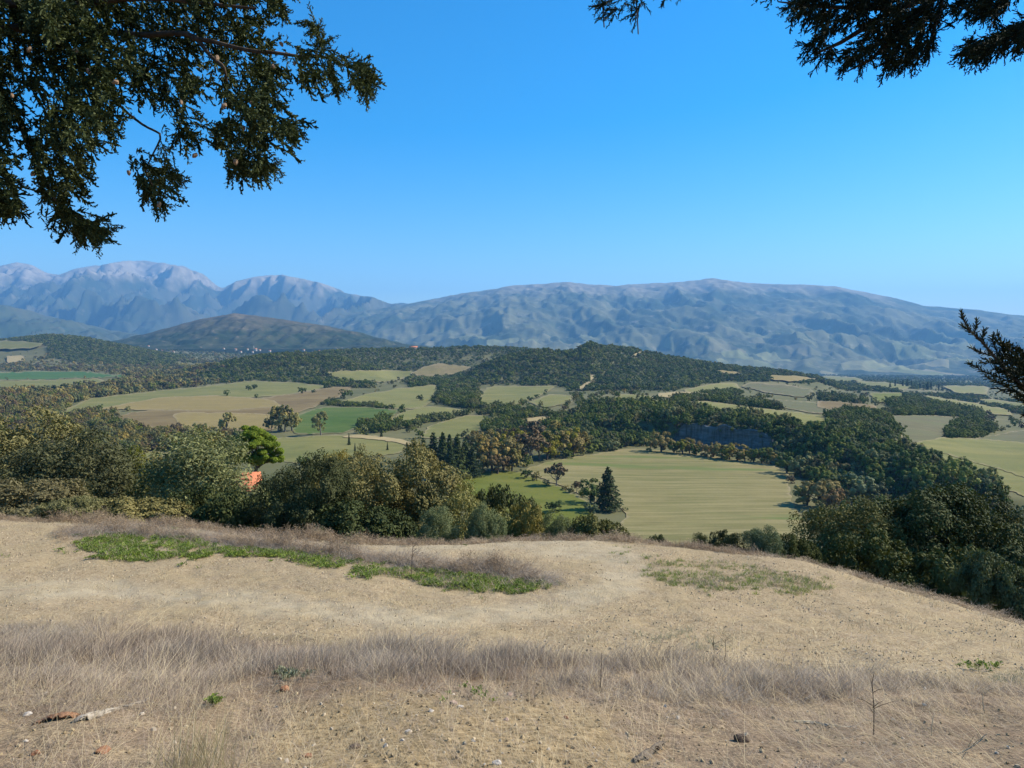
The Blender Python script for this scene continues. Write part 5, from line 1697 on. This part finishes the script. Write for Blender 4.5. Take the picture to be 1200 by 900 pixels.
W_GREY = mat_bark('weathered_wood', (0.20, 0.17, 0.14), (0.42, 0.37, 0.30), 25)
W_RED = mat_bark('reddish_wood', (0.16, 0.075, 0.040), (0.34, 0.19, 0.105), 25)
W_DARK = mat_bark('shade_darkened_wood', (0.07, 0.055, 0.042), (0.19, 0.155, 0.115), 25)  # stump wood darkened in place of the shade in its hollow
W_PALE = mat_bark('pale_wood', (0.34, 0.28, 0.19), (0.56, 0.48, 0.34), 25)
bark_slab('bark_slab', [(90, 846), (112, 843), (125, 836), (150, 828), (172, 822)], [0.07, 0.07, 0.05, 0.04, 0.05], [0.055, 0.075, 0.045, 0.035, 0.045], W_GREY, 'long grey piece of weathered bark with dark hollow underside', 'bark', 91)
bark_slab('broken_wood', [(40, 849), (55, 845), (75, 842), (92, 840)], [0.05, 0.07, 0.07, 0.04], [0.03, 0.055, 0.06, 0.035], W_RED, 'reddish brown broken wood joined to the grey bark', 'wood', 92)
bark_slab('stump_shell', [(742, 893), (760, 890), (772, 884), (778, 876)], [0.05, 0.07, 0.06, 0.04], [0.03, 0.075, 0.09, 0.06], W_DARK, 'broken hollow stump at the lower picture edge', 'stump', 93)
bark_slab('driftwood', [(932, 846), (950, 848), (968, 851), (1000, 852)], [0.02, 0.03, 0.03, 0.015], [0.03, 0.04, 0.035, 0.02], W_PALE, 'pale fallen branch half hidden in the dry grass', 'branch', 94)


def stalk_thing(name, a, b, w, mat, label, twigs=0, seed=1):
    """one dead stem standing in the grass, foot and tip given in the photograph"""
    X, Y, Z = on_ground(*a)
    T = np.array([float(Y * ray(*b)[0] / ray(*b)[1]), Y, float(zpix(b[0], b[1], Y))])
    B = np.array([X, Y, Z - 0.03])
    g = np.random.default_rng(seed)
    mid = (B + T) / 2 + g.normal(0, 0.008, 3)
    parts = [tube(np.array([B, mid, T]), [w, w * 0.8, w * 0.4], 5)]
    for i in range(twigs):
        t = g.uniform(0.45, 1)
        p = B + (T - B) * t
        e = p + np.array([g.normal(0, 0.05), g.normal(0, 0.04), g.uniform(0.02, 0.09)])
        parts.append(tube(np.array([p, (p + e) / 2 + [0, 0, 0.006], e]), [w * 0.6, w * 0.5, w * 0.3], 4))
    V, Q = joinq(parts)
    me = mesh_np(name, V - B, [Q], mat, smooth=True)
    o = ob(name, me); o.location = B
    return tag(o, label, 'dry stalk', 'dry stalks standing in the grass')


M_STALKD = mat_bark('stalk_dark', (0.05, 0.038, 0.03), (0.11, 0.085, 0.065), 40)
M_STALKL = mat_bark('stalk_pale', (0.42, 0.34, 0.21), (0.62, 0.53, 0.36), 40)
for i_, (a_, b_, w_, m_, l_, t_) in enumerate([
        ((703, 812), (705, 765), 0.004, M_STALKD, 'tall dark dry stalk standing alone in the grass', 0),
        ((834, 788), (836, 745), 0.004, M_STALKD, 'dark dry stem in front of the thin green patch', 3), ((848, 776), (850, 748), 0.004, M_STALKD, 'shorter dark stem beside the dark dry stem', 2),
        ((482, 676), (484, 640), 0.007, M_STALKD, 'dark weed stem standing in the green strip', 9),
        ((1024, 862), (1022, 800), 0.004, M_STALKD, 'brown stalk in the thick dry grass by the pale branch', 8),
        ((207, 915), (213, 838), 0.003, M_STALKL, 'pale straw stem in the tuft at the lower edge', 0), ((220, 915), (228, 832), 0.003, M_STALKL, 'longest pale straw stem of the tuft at the lower edge', 0),
        ((240, 910), (268, 836), 0.003, M_STALKL, 'leaning pale straw stem beside the tuft', 0), ((328, 848), (346, 823), 0.003, M_STALKL, 'short slanting pale straw on the bank', 0),
        ((285, 898), (302, 850), 0.003, M_STALKL, 'slanting pale straw stem between tuft and orange stone', 0),
        ((1092, 862), (1094, 838), 0.004, M_STALKL, 'upright bleached stem in the thick dry grass', 1), ((1155, 835), (1152, 808), 0.004, M_STALKL, 'bleached stem near the thin green weed', 1),
        ((820, 800), (826, 762), 0.003, M_STALKL, 'thin bleached stem leaning below the green patch', 2), ((1118, 880), (1152, 866), 0.005, M_STALKL, 'bleached forked twig lying over the grass', 4)]):
    stalk_thing('dry_stalk', a_, b_, w_, m_, l_, t_, 200 + i_)
# yellowish tuft at the lower edge
ST = tuft('tuft', 61, mat_straw('yellow_straw', [(0.26, 0.20, 0.09), (0.42, 0.34, 0.17), (0.60, 0.50, 0.30)]), 14, 0.05, 0.14, 0.42, 0.0028, 0.30)
qx, qy = rng.normal(232, 30, 34), rng.uniform(892, 940, 34)
x, y, z = hit(qx, qy, 1.5)
scatter('yellow_grass', np.stack([x, y, z], -1), np.stack([rng.normal(0, 0.08, 34), 0.16 + rng.normal(0, 0.08, 34), rng.uniform(-0.6, 0.6, 34)], -1), np.repeat(rng.uniform(0.5, 1.0, 34)[:, None], 3, 1), np.zeros(34), [ST], 'yellowish taller grass at the lower edge')


# ------------------------------------------------------------------ houses of the valley
PLASTER = mat_stone('plaster_white', (0.34, 0.31, 0.27), (0.44, 0.41, 0.36), 1)
ROOFRED = mat_stone('roof_tile_red', (0.36, 0.125, 0.060), (0.52, 0.20, 0.10), 2)
ROOFORANGE = mat_stone('roof_tile_orange', (0.42, 0.145, 0.07), (0.55, 0.20, 0.10), 9)
ROOFMETAL = mat_stone('roof_sheet_pale_blue', (0.36, 0.46, 0.52), (0.46, 0.56, 0.62), 1)
GLASS = NT('window_dark', 0.2, 0.5).base((0.03, 0.035, 0.04))


def house(name, loc, w, d, h, rh, rz, roof, label, cat='house', group=None, windows=3, over=0.4, wall=None):
    root = empty(name, loc); root.rotation_euler = (0, 0, rz)
    tag(root, label, cat, group)
    V = [(-w / 2, -d / 2, -2), (w / 2, -d / 2, -2), (w / 2, d / 2, -2), (-w / 2, d / 2, -2), (-w / 2, -d / 2, h), (w / 2, -d / 2, h), (w / 2, d / 2, h), (-w / 2, d / 2, h), (-w / 2, 0, h + rh), (w / 2, 0, h + rh)]
    ob('wall', mesh_np('wall', V, [np.array([[0, 1, 5, 4], [2, 3, 7, 6]]), np.array([[1, 2, 6, 9, 5], [3, 0, 4, 8, 7]])], wall or PLASTER), root)
    e, t = over, 0.22
    s = rh / (d / 2)
    y0, y1 = -d / 2 - e, d / 2 + e
    x0, x1 = -w / 2 - e, w / 2 + e
    z0 = h - s * e + 0.03
    zr = h + rh + 0.03
    RV = [(x0, y0, z0), (x1, y0, z0), (x1, 0, zr), (x0, 0, zr), (x0, y1, z0), (x1, y1, z0)]
    RV = RV + [(a, b, c + t) for a, b, c in RV]
    ob('roof', mesh_np('roof', RV, [np.array([[0, 3, 2, 1], [3, 4, 5, 2], [6, 7, 8, 9], [9, 8, 11, 10], [0, 1, 7, 6], [5, 4, 10, 11], [1, 2, 8, 7], [2, 5, 11, 8], [3, 0, 6, 9], [4, 3, 9, 10]])], roof), root)
    for i in range(windows):
        x = (i + 0.5) / windows * w - w / 2
        a, b = w / windows * 0.18, 0.55
        zc = h * 0.55
        yv = -d / 2 - 0.06
        WV = [(x - a, yv, zc - b), (x + a, yv, zc - b), (x + a, yv, zc + b), (x - a, yv, zc + b)]
        WV = WV + [(p, q + 0.1, r) for p, q, r in WV]
        ob('window', mesh_np('window', WV, [np.array([[0, 1, 2, 3], [0, 4, 5, 1], [3, 2, 6, 7], [0, 3, 7, 4], [1, 5, 6, 2]])], GLASS), root)
    return root


def spot(px, y):
    x, yv, z = at(px, y)
    return (x, yv, z)


house('house', (spot(485, 2040)[0], 2040, float(zpix(485, 409.5, 2040))), 22, 12, 6, 3, 0.15, ROOFRED, 'white house with orange roof on the wooded hill crest', windows=5)
yh = 78.0
house('house', (float(yh * ray(289, 566)[0] / ray(289, 566)[1]), yh, float(zpix(296, 568, yh)) - 2.9), 2.1, 3.0, 2.7, 1.25, 0.5, ROOFORANGE, 'orange tiled roof half hidden by trees under the pine', windows=2)
X, Y, Z = on_ground(76, 503, 120)
house('shed', (X, Y, Z), 15, 9, 1.6, 1.5, 0.25, ROOFMETAL, 'low shed with pale blue sheet roof among brown trees', 'shed', windows=0)
X, Y, Z = on_ground(27, 497, 120)
house('shed', (X, Y, Z), 5, 4, 2.2, 1.2, 0.1, ROOFRED, 'tiny hut with reddish roof beside the blue roofed shed', 'shed', windows=1)
V_H = [(174, 405), (183, 409), (190, 411), (203, 412), (262, 408), (276, 409), (290, 409), (304, 410), (316, 411), (356, 410), (374, 411), (296, 412), (282, 412)]
for i_, (a_, b_) in enumerate(V_H):
    yv = 3700 + 160 * float(rng.uniform(-1, 1))
    xv = float(yv * ray(a_, b_)[0] / ray(a_, b_)[1])
    house('house', (xv, yv, max(float(zpix(a_, b_ + 1.0, yv)), float(height(np.array(xv), np.array(yv))))), rng.uniform(7, 13), 8, rng.uniform(3, 5), 2.4, rng.uniform(-0.5, 0.5), ROOFRED, 'small pale village house with red roof at the foot of the dark hill', group='houses of the far village', windows=2)
yv = 3650
ch = house('church', (float(yv * ray(299.5, 408)[0] / ray(299.5, 408)[1]), yv, float(zpix(299.5, 411, yv))), 14, 9, 9, 3, 0.2, ROOFRED, 'white village church with a small bell tower', 'church', windows=2)
ob('tower', mesh_np('tower', [(a, b, c) for c in (-2, 21) for a, b in ((-9.6, -2.5), (-7.2, -2.5), (-7.2, 2.5), (-9.6, 2.5))] + [(-8.4, 0, 25)], [np.array([[0, 1, 5, 4], [1, 2, 6, 5], [2, 3, 7, 6], [3, 0, 4, 7]]), np.array([[4, 5, 8], [5, 6, 8], [6, 7, 8], [7, 4, 8]])], PLASTER), ch)


# ------------------------------------------------------------------ conifers hanging into the picture
def spray(seed, L_, nside, slen, w, nsub, bushy=1.0, droop=0.25):
    """one leafy branchlet along +x, made of fine scaly twiglets"""
    g = np.random.default_rng(seed)
    V, Q, T = [], [], []

    def rib(p0, p1, w0, w1, tone):
        d = p1 - p0
        a = np.cross(d, g.normal(size=3)); a /= np.linalg.norm(a) + 1e-9
        k = len(V)
        m = (p0 + p1) / 2
        V.extend([p0 - a * w0 / 2, p0 + a * w0 / 2, m + a * w0 * 0.6, p1 + a * w1 / 2, p1 - a * w1 / 2, m - a * w0 * 0.6])
        Q.append([k, k + 1, k + 2, k + 5]); Q.append([k + 5, k + 2, k + 3, k + 4])
        T.extend([tone, tone])
    ax = [np.array([t * L_, 0, -droop * L_ * t * t]) for t in np.linspace(0, 1, 7)]
    for a, b in zip(ax[:-1], ax[1:]):
        rib(a, b, w * 1.3, w * 1.1, 0.1)
    for i in range(nside):
        t = (i + g.random()) / nside
        p = np.array([t * L_, 0, -droop * L_ * t * t])
        w_ = g.uniform(0, 6.28)
        fwd = g.uniform(0.5, 1.3)
        d = np.array([fwd, math.cos(w_) * bushy, math.sin(w_) * bushy * 0.8 - 0.2]); d /= np.linalg.norm(d)
        l2 = slen * g.uniform(0.5, 1.2) * (1.15 - 0.65 * t)
        e = p + d * l2
        tone = g.uniform(0.1, 0.8)
        rib(p, e, w, w * 0.45, tone)
        for k in range(nsub):
            s = g.uniform(0.15, 0.95)
            q = p + d * l2 * s
            f = d + g.normal(0, 0.55, 3); f /= np.linalg.norm(f)
            rib(q, q + f * l2 * g.uniform(0.25, 0.5), w * 0.9, w * 0.4, np.clip(tone + g.normal(0, 0.2), 0, 1))
    return np.array(V), np.array(Q), np.array(T)


def foliage_mesh(name, sprays, P, D, S, mat, seed=3):
    """lay copies of the branchlets at points P, heading D, size S, as one mesh"""
    g = np.random.default_rng(seed)
    VV, QQ, TT, o = [], [], [], 0
    for p, d, s in zip(P, D, S):
        V, Q, T = sprays[int(g.integers(0, len(sprays)))]
        x = d / np.linalg.norm(d)
        y = np.cross([0, 0, 1.0], x); y /= np.linalg.norm(y) + 1e-9
        z = np.cross(x, y)
        a = g.uniform(-0.9, 0.9)
        y, z = y * math.cos(a) + z * math.sin(a), z * math.cos(a) - y * math.sin(a)
        VV.append((V * s) @ np.stack([x, y, z]) + p)
        QQ.append(Q + o); TT.append(np.clip(T + g.normal(0, 0.12), 0, 1)); o += len(V)
    return mesh_np(name, np.concatenate(VV), [np.concatenate(QQ)], mat, attrs={'rnd': ('FLOAT', 'FACE', np.concatenate(TT))})


def at_depth(px, py, y):
    u, dy, dz = ray(px, py)
    return np.stack([y * u / dy, y + 0 * u, y * dz / dy], -1)


def limb_mesh(lines, sides=6):
    return joinq([tube(np.array(p), r, sides) for p, r in lines])


NEEDLE_L = mat_leaf('cypress_foliage', [(0.022, 0.032, 0.011), (0.055, 0.070, 0.023), (0.110, 0.125, 0.046), (0.195, 0.20, 0.085)], 0.14)
NEEDLE_R = mat_leaf('fir_foliage', [(0.012, 0.018, 0.008), (0.020, 0.028, 0.012), (0.032, 0.042, 0.018)], 0.05)  # green taken near black, the backlit look is put into the colour
BARKC = mat_bark('bark_conifer', (0.045, 0.033, 0.024), (0.11, 0.085, 0.062), 14)
CONE_M = mat_stone('cone_brown', (0.20, 0.125, 0.075), (0.36, 0.25, 0.165), 40)

# the big cypress reaching in from the side
MASS = [(-60, -40), (318, -40), (322, 8), (290, 24), (305, 44), (335, 46), (372, 70), (410, 72), (432, 86), (426, 104), (404, 96), (380, 104), (350, 88), (338, 100), (352, 132), (346, 156), (322, 160), (312, 192), (286, 202), (270, 196), (264, 172), (240, 160), (214, 176), (196, 145), (178, 165), (196, 200), (186, 232), (168, 218), (150, 196), (164, 168), (132, 152), (104, 142), (108, 166), (112, 196), (88, 204), (80, 236), (110, 258), (118, 272), (92, 272), (62, 258), (38, 242), (-60, 248)]
HOLES = [([(128, 26), (165, 18), (160, 42), (130, 48)], 0.15), ([(140, 44), (215, 46), (210, 66), (160, 62)], 0.3), ([(0, 150), (30, 120), (48, 150), (30, 180), (0, 182)], 0.25), ([(20, 200), (60, 190), (60, 225), (20, 232)], 0.35), ([(86, 150), (110, 150), (120, 200), (96, 210)], 0.3), ([(150, 110), (200, 120), (190, 150), (150, 140)], 0.4), ([(328, 60), (345, 62), (348, 84), (330, 84)], 0.3)]
g = np.random.default_rng(77)
qx, qy = g.uniform(-60, 440, 11000), g.uniform(-40, 284, 11000)
k = inpoly(qx, qy, MASS)
for P, dd in HOLES:
    k &= ~(inpoly(qx, qy, P) & (g.random(len(qx)) > dd))
k &= (fbm(qx / 30, qy / 30, 95, 3) + 0.30 * (qy < 90) + 0.22 * (qx < 100)) > -0.22
qx, qy = qx[k][:2150], qy[k][:2150]
dep = 4.6 + 0.75 * vn(qx / 60, qy / 60, 97) + g.normal(0, 0.28, len(qx))
P = at_depth(qx, qy, dep)
D = np.stack([0.55 + g.normal(0, 0.5, len(qx)), g.normal(0, 0.5, len(qx)), -0.45 + g.normal(0, 0.42, len(qx))], -1)
SPR_L = [spray(300 + i, 0.145, 16, 0.046, 0.0078, 3, 1.0, 0.3) for i in range(6)]
SPR_X = [spray(340 + i, 0.16, 10, 0.056, 0.0105, 2, 1.0, 0.3) for i in range(4)]
ex, ey = g.uniform(-520, 380, 4200), g.uniform(-270, 275, 4200)
k = ((ex < -50) | (ey < -32)) & (ey < 262 + 0.16 * np.minimum(ex + 60, 0)) & (ex < 330 + 0.5 * ey) & (fbm(ex / 34, ey / 34, 95, 3) > -0.25)
ex, ey = ex[k][:1500], ey[k][:1500]
EP = at_depth(ex, ey, 4.6 + 0.75 * vn(ex / 60, ey / 60, 97) + g.normal(0, 0.3, len(ex)))
ED = np.stack([0.55 + g.normal(0, 0.5, len(ex)), g.normal(0, 0.5, len(ex)), -0.45 + g.normal(0, 0.42, len(ex))], -1)
cyp = empty('cypress_tree', (-5.6, 4.6, float(height(np.array(-5.6), np.array(4.6)))))
tag(cyp, 'cypress with dense drooping cone-bearing branches against the blue sky', 'tree')
base = np.array(cyp.location)
o = ob('foliage', foliage_mesh('foliage', SPR_L, P - base, D, g.uniform(0.75, 1.25, len(qx)), NEEDLE_L), cyp)
ob('foliage', foliage_mesh('foliage', SPR_X, EP - base, ED, g.uniform(0.8, 1.3, len(ex)), NEEDLE_L, 21), cyp)
T_ = np.array([[-5.6, 4.6, base[2] - 0.3], [-5.55, 4.6, -0.5], [-5.6, 4.65, 1.5], [-5.5, 4.6, 4.5]])
V, Q = limb_mesh([(T_ - base, [0.30, 0.25, 0.21, 0.12])], 10)
ob('trunk', mesh_np('trunk', V, [Q], BARKC, smooth=True), cyp)
for ln, r in [([(-420, 30, 4.6), (-80, 42, 4.6), (60, 34, 4.6), (150, 38, 4.6), (228, 46, 4.5), (262, 78, 4.4), (268, 112, 4.4)], [0.07, 0.05, 0.036, 0.028, 0.022, 0.014, 0.007]),
              ([(225, 45, 4.5), (300, 56, 4.4), (360, 66, 4.3), (380, 63, 4.3), (410, 74, 4.3), (432, 92, 4.3)], [0.02, 0.016, 0.012, 0.010, 0.007, 0.004]),
              ([(-420, 60, 4.8), (-60, 90, 4.8), (14, 120, 4.8), (30, 160, 4.8), (50, 210, 4.7), (75, 250, 4.7), (115, 268, 4.6)], [0.06, 0.045, 0.03, 0.022, 0.016, 0.012, 0.006]),
              ([(60, 34, 4.6), (110, 90, 4.5), (150, 130, 4.4), (190, 160, 4.4), (170, 205, 4.3), (188, 235, 4.3)], [0.026, 0.018, 0.013, 0.009, 0.006, 0.004]),
              ([(-60, 0, 4.5), (80, 4, 4.5), (200, -4, 4.4), (300, 6, 4.3)], [0.04, 0.03, 0.02, 0.01]),
              ([(380, 63, 4.3), (372, 45, 4.3), (362, 28, 4.3)], [0.007, 0.005, 0.003])]:
    ln = np.array(ln, float); tt = np.linspace(0, len(ln) - 1, len(ln) * 5)
    ln = np.stack([np.interp(tt, np.arange(len(ln)), ln[:, q]) for q in range(3)], -1)
    r = np.interp(tt, np.arange(len(r)), r) * 0.68
    ln[:, 1] += 5 * vn(tt * 1.3, tt * 0 + ln[0, 0], 12) * np.clip(tt, 0, 1); ln[:, 2] += 0.12 + 0.08 * vn(tt, tt * 0 + ln[0, 1], 13)
    pts = np.array([at_depth(a, b, c) for a, b, c in ln])
    V, Q = limb_mesh([(pts - base, r)], 6)
    ob('branch', mesh_np('branch', V, [Q], BARKC, smooth=True), cyp)
# tips that make the outline: strings of branchlets along the outermost twigs
TIPS = [[(345, 66), (375, 62), (400, 68), (425, 78), (440, 84)], [(425, 80), (432, 98), (430, 112)], [(372, 62), (380, 48), (372, 34), (362, 26)], [(385, 66), (392, 90), (398, 106)], [(60, 240), (90, 262), (118, 270), (130, 266)], [(188, 170), (200, 198), (206, 208)], [(165, 215), (186, 232), (192, 240)], [(330, 150), (352, 152)], [(262, 190), (272, 204)], [(300, 180), (318, 196)], [(322, 4), (330, 10)], [(30, 246), (10, 242)], [(92, 262), (98, 280), (122, 278)], [(280, 198), (300, 205), (322, 190)]]
TP, TD, TS = [], [], []
for ln in TIPS:
    a = np.array(ln, float)
    for i in range(len(a) - 1):
        for t in np.linspace(0, 1, 7)[:-1]:
            for _ in range(3):
                p = a[i] * (1 - t) + a[i + 1] * t
                TP.append(at_depth(p[0] + g.normal(0, 2.5), p[1] + g.normal(0, 2.5), 4.3 + g.normal(0, 0.06)))
                dv = a[i + 1] - a[i]
                TD.append([dv[0] / 40 + g.normal(0, 0.35), g.normal(0, 0.5), -dv[1] / 40 - 0.15 + g.normal(0, 0.35)])
                TS.append(g.uniform(0.4, 0.7))
ob('foliage', foliage_mesh('foliage', SPR_L, np.array(TP) - base, np.array(TD), np.array(TS), NEEDLE_L, 9), cyp)
cone_me = rock_mesh('cone', 5, CONE_M, 2, 0.2, (0.8, 0.8, 1.0))
for a_, b_ in [(34, 58), (104, 84), (135, 96), (151, 203), (262, 124), (228, 182), (422, 78), (430, 92), (330, 52), (345, 74), (38, 204), (88, 60), (320, 78), (186, 240), (254, 68), (285, 150), (296, 122), (14, 112), (212, 120), (276, 190)]:
    p = at_depth(np.array(float(a_)), np.array(float(b_)), np.array(3.85 + 0.15 * g.random() + (0.4 if a_ > 300 else 0)))
    o = ob('cone', cone_me, cyp)
    o.location = p - base; s = g.uniform(0.013, 0.019); o.scale = (s, s, s * 1.15); o.rotation_euler = (g.uniform(-1, 1), g.uniform(-1, 1), 0)

# the fir on the other side, close to the camera
fir = empty('fir_tree', (3.6, -0.2, float(height(np.array(3.6), np.array(-0.2)))))
tag(fir, 'dark fir with sharp drooping twigs against the bright sky', 'tree')
base = np.array(fir.location)
T_ = np.array([[3.6, -0.2, base[2] - 0.3], [3.6, -0.15, 0.0], [3.55, -0.2, 2.0], [3.6, -0.2, 4.0]])
V, Q = limb_mesh([(T_ - base, [0.22, 0.18, 0.15, 0.10])], 10)
ob('trunk', mesh_np('trunk', V, [Q], BARKC, smooth=True), fir)
POLY = [([(908, -30), (922, 6), (940, 14), (962, 26), (972, 40), (950, 50), (962, 64), (985, 58), (992, 76), (1012, 70), (1030, 66), (1050, 74), (1070, 74), (1090, 60), (1098, 34), (1108, 8), (1132, 8), (1160, 18), (1182, 8), (1205, -30)], 1000, 2.3),
        ([(1128, 52), (1150, 46), (1178, 32), (1215, 14), (1215, 44), (1180, 56), (1152, 62)], 190, 2.2), ([(694, -30), (702, 14), (712, 22), (726, 18), (738, 8), (746, 30), (754, 8), (766, -4), (800, -2), (806, -30)], 80, 2.5),
        ([(1180, 425), (1230, 395), (1240, 500), (1215, 480), (1190, 452)], 70, 1.95)]
SPR_R = [spray(320 + i, 0.062, 15, 0.021, 0.0026, 3, 0.8, 0.15) for i in range(5)]
PP, DD, SS = [], [], []
for P, n, dep in POLY:
    a = np.array(P, float)
    qx, qy = g.uniform(a[:, 0].min(), a[:, 0].max(), n * 4), g.uniform(a[:, 1].min(), a[:, 1].max(), n * 4)
    k = inpoly(qx, qy, P) & (fbm(qx / 22 + qy / 30, qy / 22, 98, 2) > (-0.30 if dep > 2 else -0.6))
    qx, qy = qx[k][:n], qy[k][:n]
    PP.append(at_depth(qx, qy, dep + g.normal(0, 0.12, len(qx))))
    up = dep < 2
    DD.append(np.stack([-0.55 + g.normal(0, 0.45, len(qx)), g.normal(0, 0.4, len(qx)), (0.5 if up else -0.45) + g.normal(0, 0.35, len(qx))], -1))
    SS.append(g.uniform(0.7, 1.2, len(qx)))
SPR_Y = [spray(350 + i, 0.075, 10, 0.028, 0.0042, 2, 0.8, 0.15) for i in range(4)]
ex, ey = g.uniform(660, 1560, 2600), g.uniform(-330, -22, 2600)
k = (fbm(ex / 26, ey / 26, 99, 3) > -0.15) & (ey > -330 + 0.15 * np.abs(ex - 1200)) & ((ex > 880) | (ey < -60))
ex, ey = ex[k][:1000], ey[k][:1000]
fx, fy = g.uniform(1225, 1480, 500), g.uniform(330, 640, 500)
k = np.abs(fy - 470 - (fx - 1225) * 0.25) < 55 + (fx - 1225) * 0.22
ex, ey = np.concatenate([ex, fx[k]]), np.concatenate([ey, fy[k]])
ed = np.where(ey > 0, 1.95, 2.35) + g.normal(0, 0.12, len(ex))
FD = np.stack([-0.55 + g.normal(0, 0.45, len(ex)), g.normal(0, 0.4, len(ex)), np.where(ey > 0, 0.5, -0.45) + g.normal(0, 0.35, len(ex))], -1)
ob('foliage', foliage_mesh('foliage', SPR_Y, at_depth(ex, ey, ed) - base, FD, g.uniform(0.8, 1.3, len(ex)), NEEDLE_R, 22), fir)
ob('foliage', foliage_mesh('foliage', SPR_R, np.concatenate(PP) - base, np.concatenate(DD), np.concatenate(SS), NEEDLE_R, 5), fir)
for ln, r in [([(1500, -200, 2.2), (1300, -80, 2.3), (1160, -30, 2.3), (1050, 10, 2.3), (985, 50, 2.3), (958, 62, 2.3)], [0.05, 0.03, 0.016, 0.010, 0.006, 0.003]),
              ([(1100, -10, 2.3), (1060, 34, 2.3), (1020, 70, 2.3), (992, 84, 2.3)], [0.012, 0.008, 0.005, 0.002]), ([(1050, 10, 2.3), (960, 8, 2.3), (912, 2, 2.3)], [0.008, 0.005, 0.002]), ([(1110, -20, 2.3), (1090, 50, 2.3), (1068, 82, 2.3)], [0.008, 0.005, 0.002]),
              ([(1500, -60, 2.0), (1250, 10, 2.2), (1180, 42, 2.2), (1138, 56, 2.2)], [0.03, 0.014, 0.008, 0.002]), ([(1160, -30, 2.3), (900, -60, 2.4), (745, -10, 2.5), (748, 40, 2.5)], [0.012, 0.008, 0.005, 0.002]), ([(745, -10, 2.5), (706, 4, 2.5), (708, 32, 2.5)], [0.004, 0.003, 0.002])]:
    pts = np.array([at_depth(np.array(float(a)), np.array(float(b)), np.array(c)) for a, b, c in ln])
    V, Q = limb_mesh([(pts - base, r)], 6)
    ob('branch', mesh_np('branch', V, [Q], BARKC, smooth=True), fir)
# the low bough with upright needles
zz = lambda L_: [(1080 + a / 5.625, 340 + b / 5.625) for a, b in L_]
BOUGH = [zz(L_) for L_ in [[(1100, 900), (800, 730), (600, 580), (530, 500), (450, 400), (380, 320), (320, 270), (280, 200), (258, 140)], [(330, 275), (285, 250), (266, 236)], [(345, 292), (360, 240), (365, 198)], [(395, 335), (412, 290), (415, 262)],
        [(470, 430), (410, 420), (350, 395), (324, 380)], [(560, 480), (500, 470), (430, 480), (395, 476)], [(680, 650), (600, 605), (520, 580), (440, 550), (380, 520), (315, 480)], [(640, 580), (570, 450), (510, 350), (468, 298)], [(690, 540), (600, 410), (530, 340), (494, 290)], [(700, 470), (650, 400), (625, 372)], [(690, 440), (660, 440), (600, 470), (560, 400), (560, 350)],
        [(760, 760), (660, 690), (560, 640), (480, 596), (420, 570)], [(640, 620), (590, 560), (520, 540), (470, 520)], [(540, 500), (470, 340), (455, 320)], [(780, 700), (690, 560), (640, 480), (600, 440)], [(800, 820), (720, 760), (650, 720), (610, 700)], [(520, 470), (545, 400), (530, 360)], [(560, 540), (600, 480), (590, 430)], [(620, 600), (650, 540), (640, 500)]]]
NV, NQ, NT_, no = [], [], [], 0
for bi, ln in enumerate(BOUGH):
    a = np.array(ln, float)
    dep = 1.95 + (0 if bi in (0, 6) else 0.05 * math.sin(bi * 2.1))
    pts = np.array([at_depth(p[0], p[1], dep) for p in a])
    w = 0.0030 if bi == 0 else 0.0018
    V, Q = limb_mesh([(pts - base, np.linspace(w * (2.0 if bi == 0 else 1), w * 0.5, len(pts)))], 5)
    ob('branch', mesh_np('branch', V, [Q], BARKC, smooth=True), fir)
    for i in range(len(pts) - 1):
        d = pts[i + 1] - pts[i]; ln_ = np.linalg.norm(d); d /= ln_
        for t in np.arange(0, ln_, 0.0011):
            p = pts[i] + d * t
            w_ = g.uniform(0, 6.28)
            s1 = np.cross(d, [0, 1, 0]); s1 /= np.linalg.norm(s1) + 1e-9
            s2 = np.cross(d, s1)
            v = d * g.uniform(0.4, 1.0) + (s1 * math.cos(w_) + s2 * math.sin(w_)) * 0.9 + np.array([0, 0, 0.25]); v /= np.linalg.norm(v)
            L_ = g.uniform(0.008, 0.016)
            sd = np.cross(v, g.normal(size=3)); sd /= np.linalg.norm(sd) + 1e-9
            q = p + v * L_
            NV += [p - sd * 0.0015, p + sd * 0.0015, q + sd * 0.0010, q - sd * 0.0010]; NQ.append([no, no + 1, no + 2, no + 3]); NT_.append(g.random()); no += 4
ob('foliage', mesh_np('foliage', np.array(NV) - base, [np.array(NQ)], NEEDLE_R, attrs={'rnd': ('FLOAT', 'FACE', NT_)}), fir)


# ------------------------------------------------------------------ haze
def build_haze():
    bm = bmesh.new()
    bmesh.ops.create_cube(bm, size=1.0)
    lo, hi_ = Vector((-32000, -1500, -700)), Vector((32000, 28000, 2250))
    for v in bm.verts:
        v.co = Vector([lo[i] + (v.co[i] + 0.5) * (hi_[i] - lo[i]) for i in range(3)])
    me = bpy.data.meshes.new('haze')
    bm.to_mesh(me); bm.free()
    m = bpy.data.materials.new('haze_air')
    m.use_nodes = True
    n, l = m.node_tree.nodes, m.node_tree.links
    n.clear()
    o = n.new('ShaderNodeOutputMaterial')
    v = n.new('ShaderNodeVolumePrincipled')
    v.inputs['Color'].default_value = (*HAZE_COLOR, 1)
    v.inputs['Density'].default_value = HAZE_DENSITY
    v.inputs['Anisotropy'].default_value = 0.1
    l.new(v.outputs[0], o.inputs['Volume'])
    me.materials.append(m)
    return tag(ob('haze', me), 'thin blue haze of the valley air', kind='stuff')


build_haze()
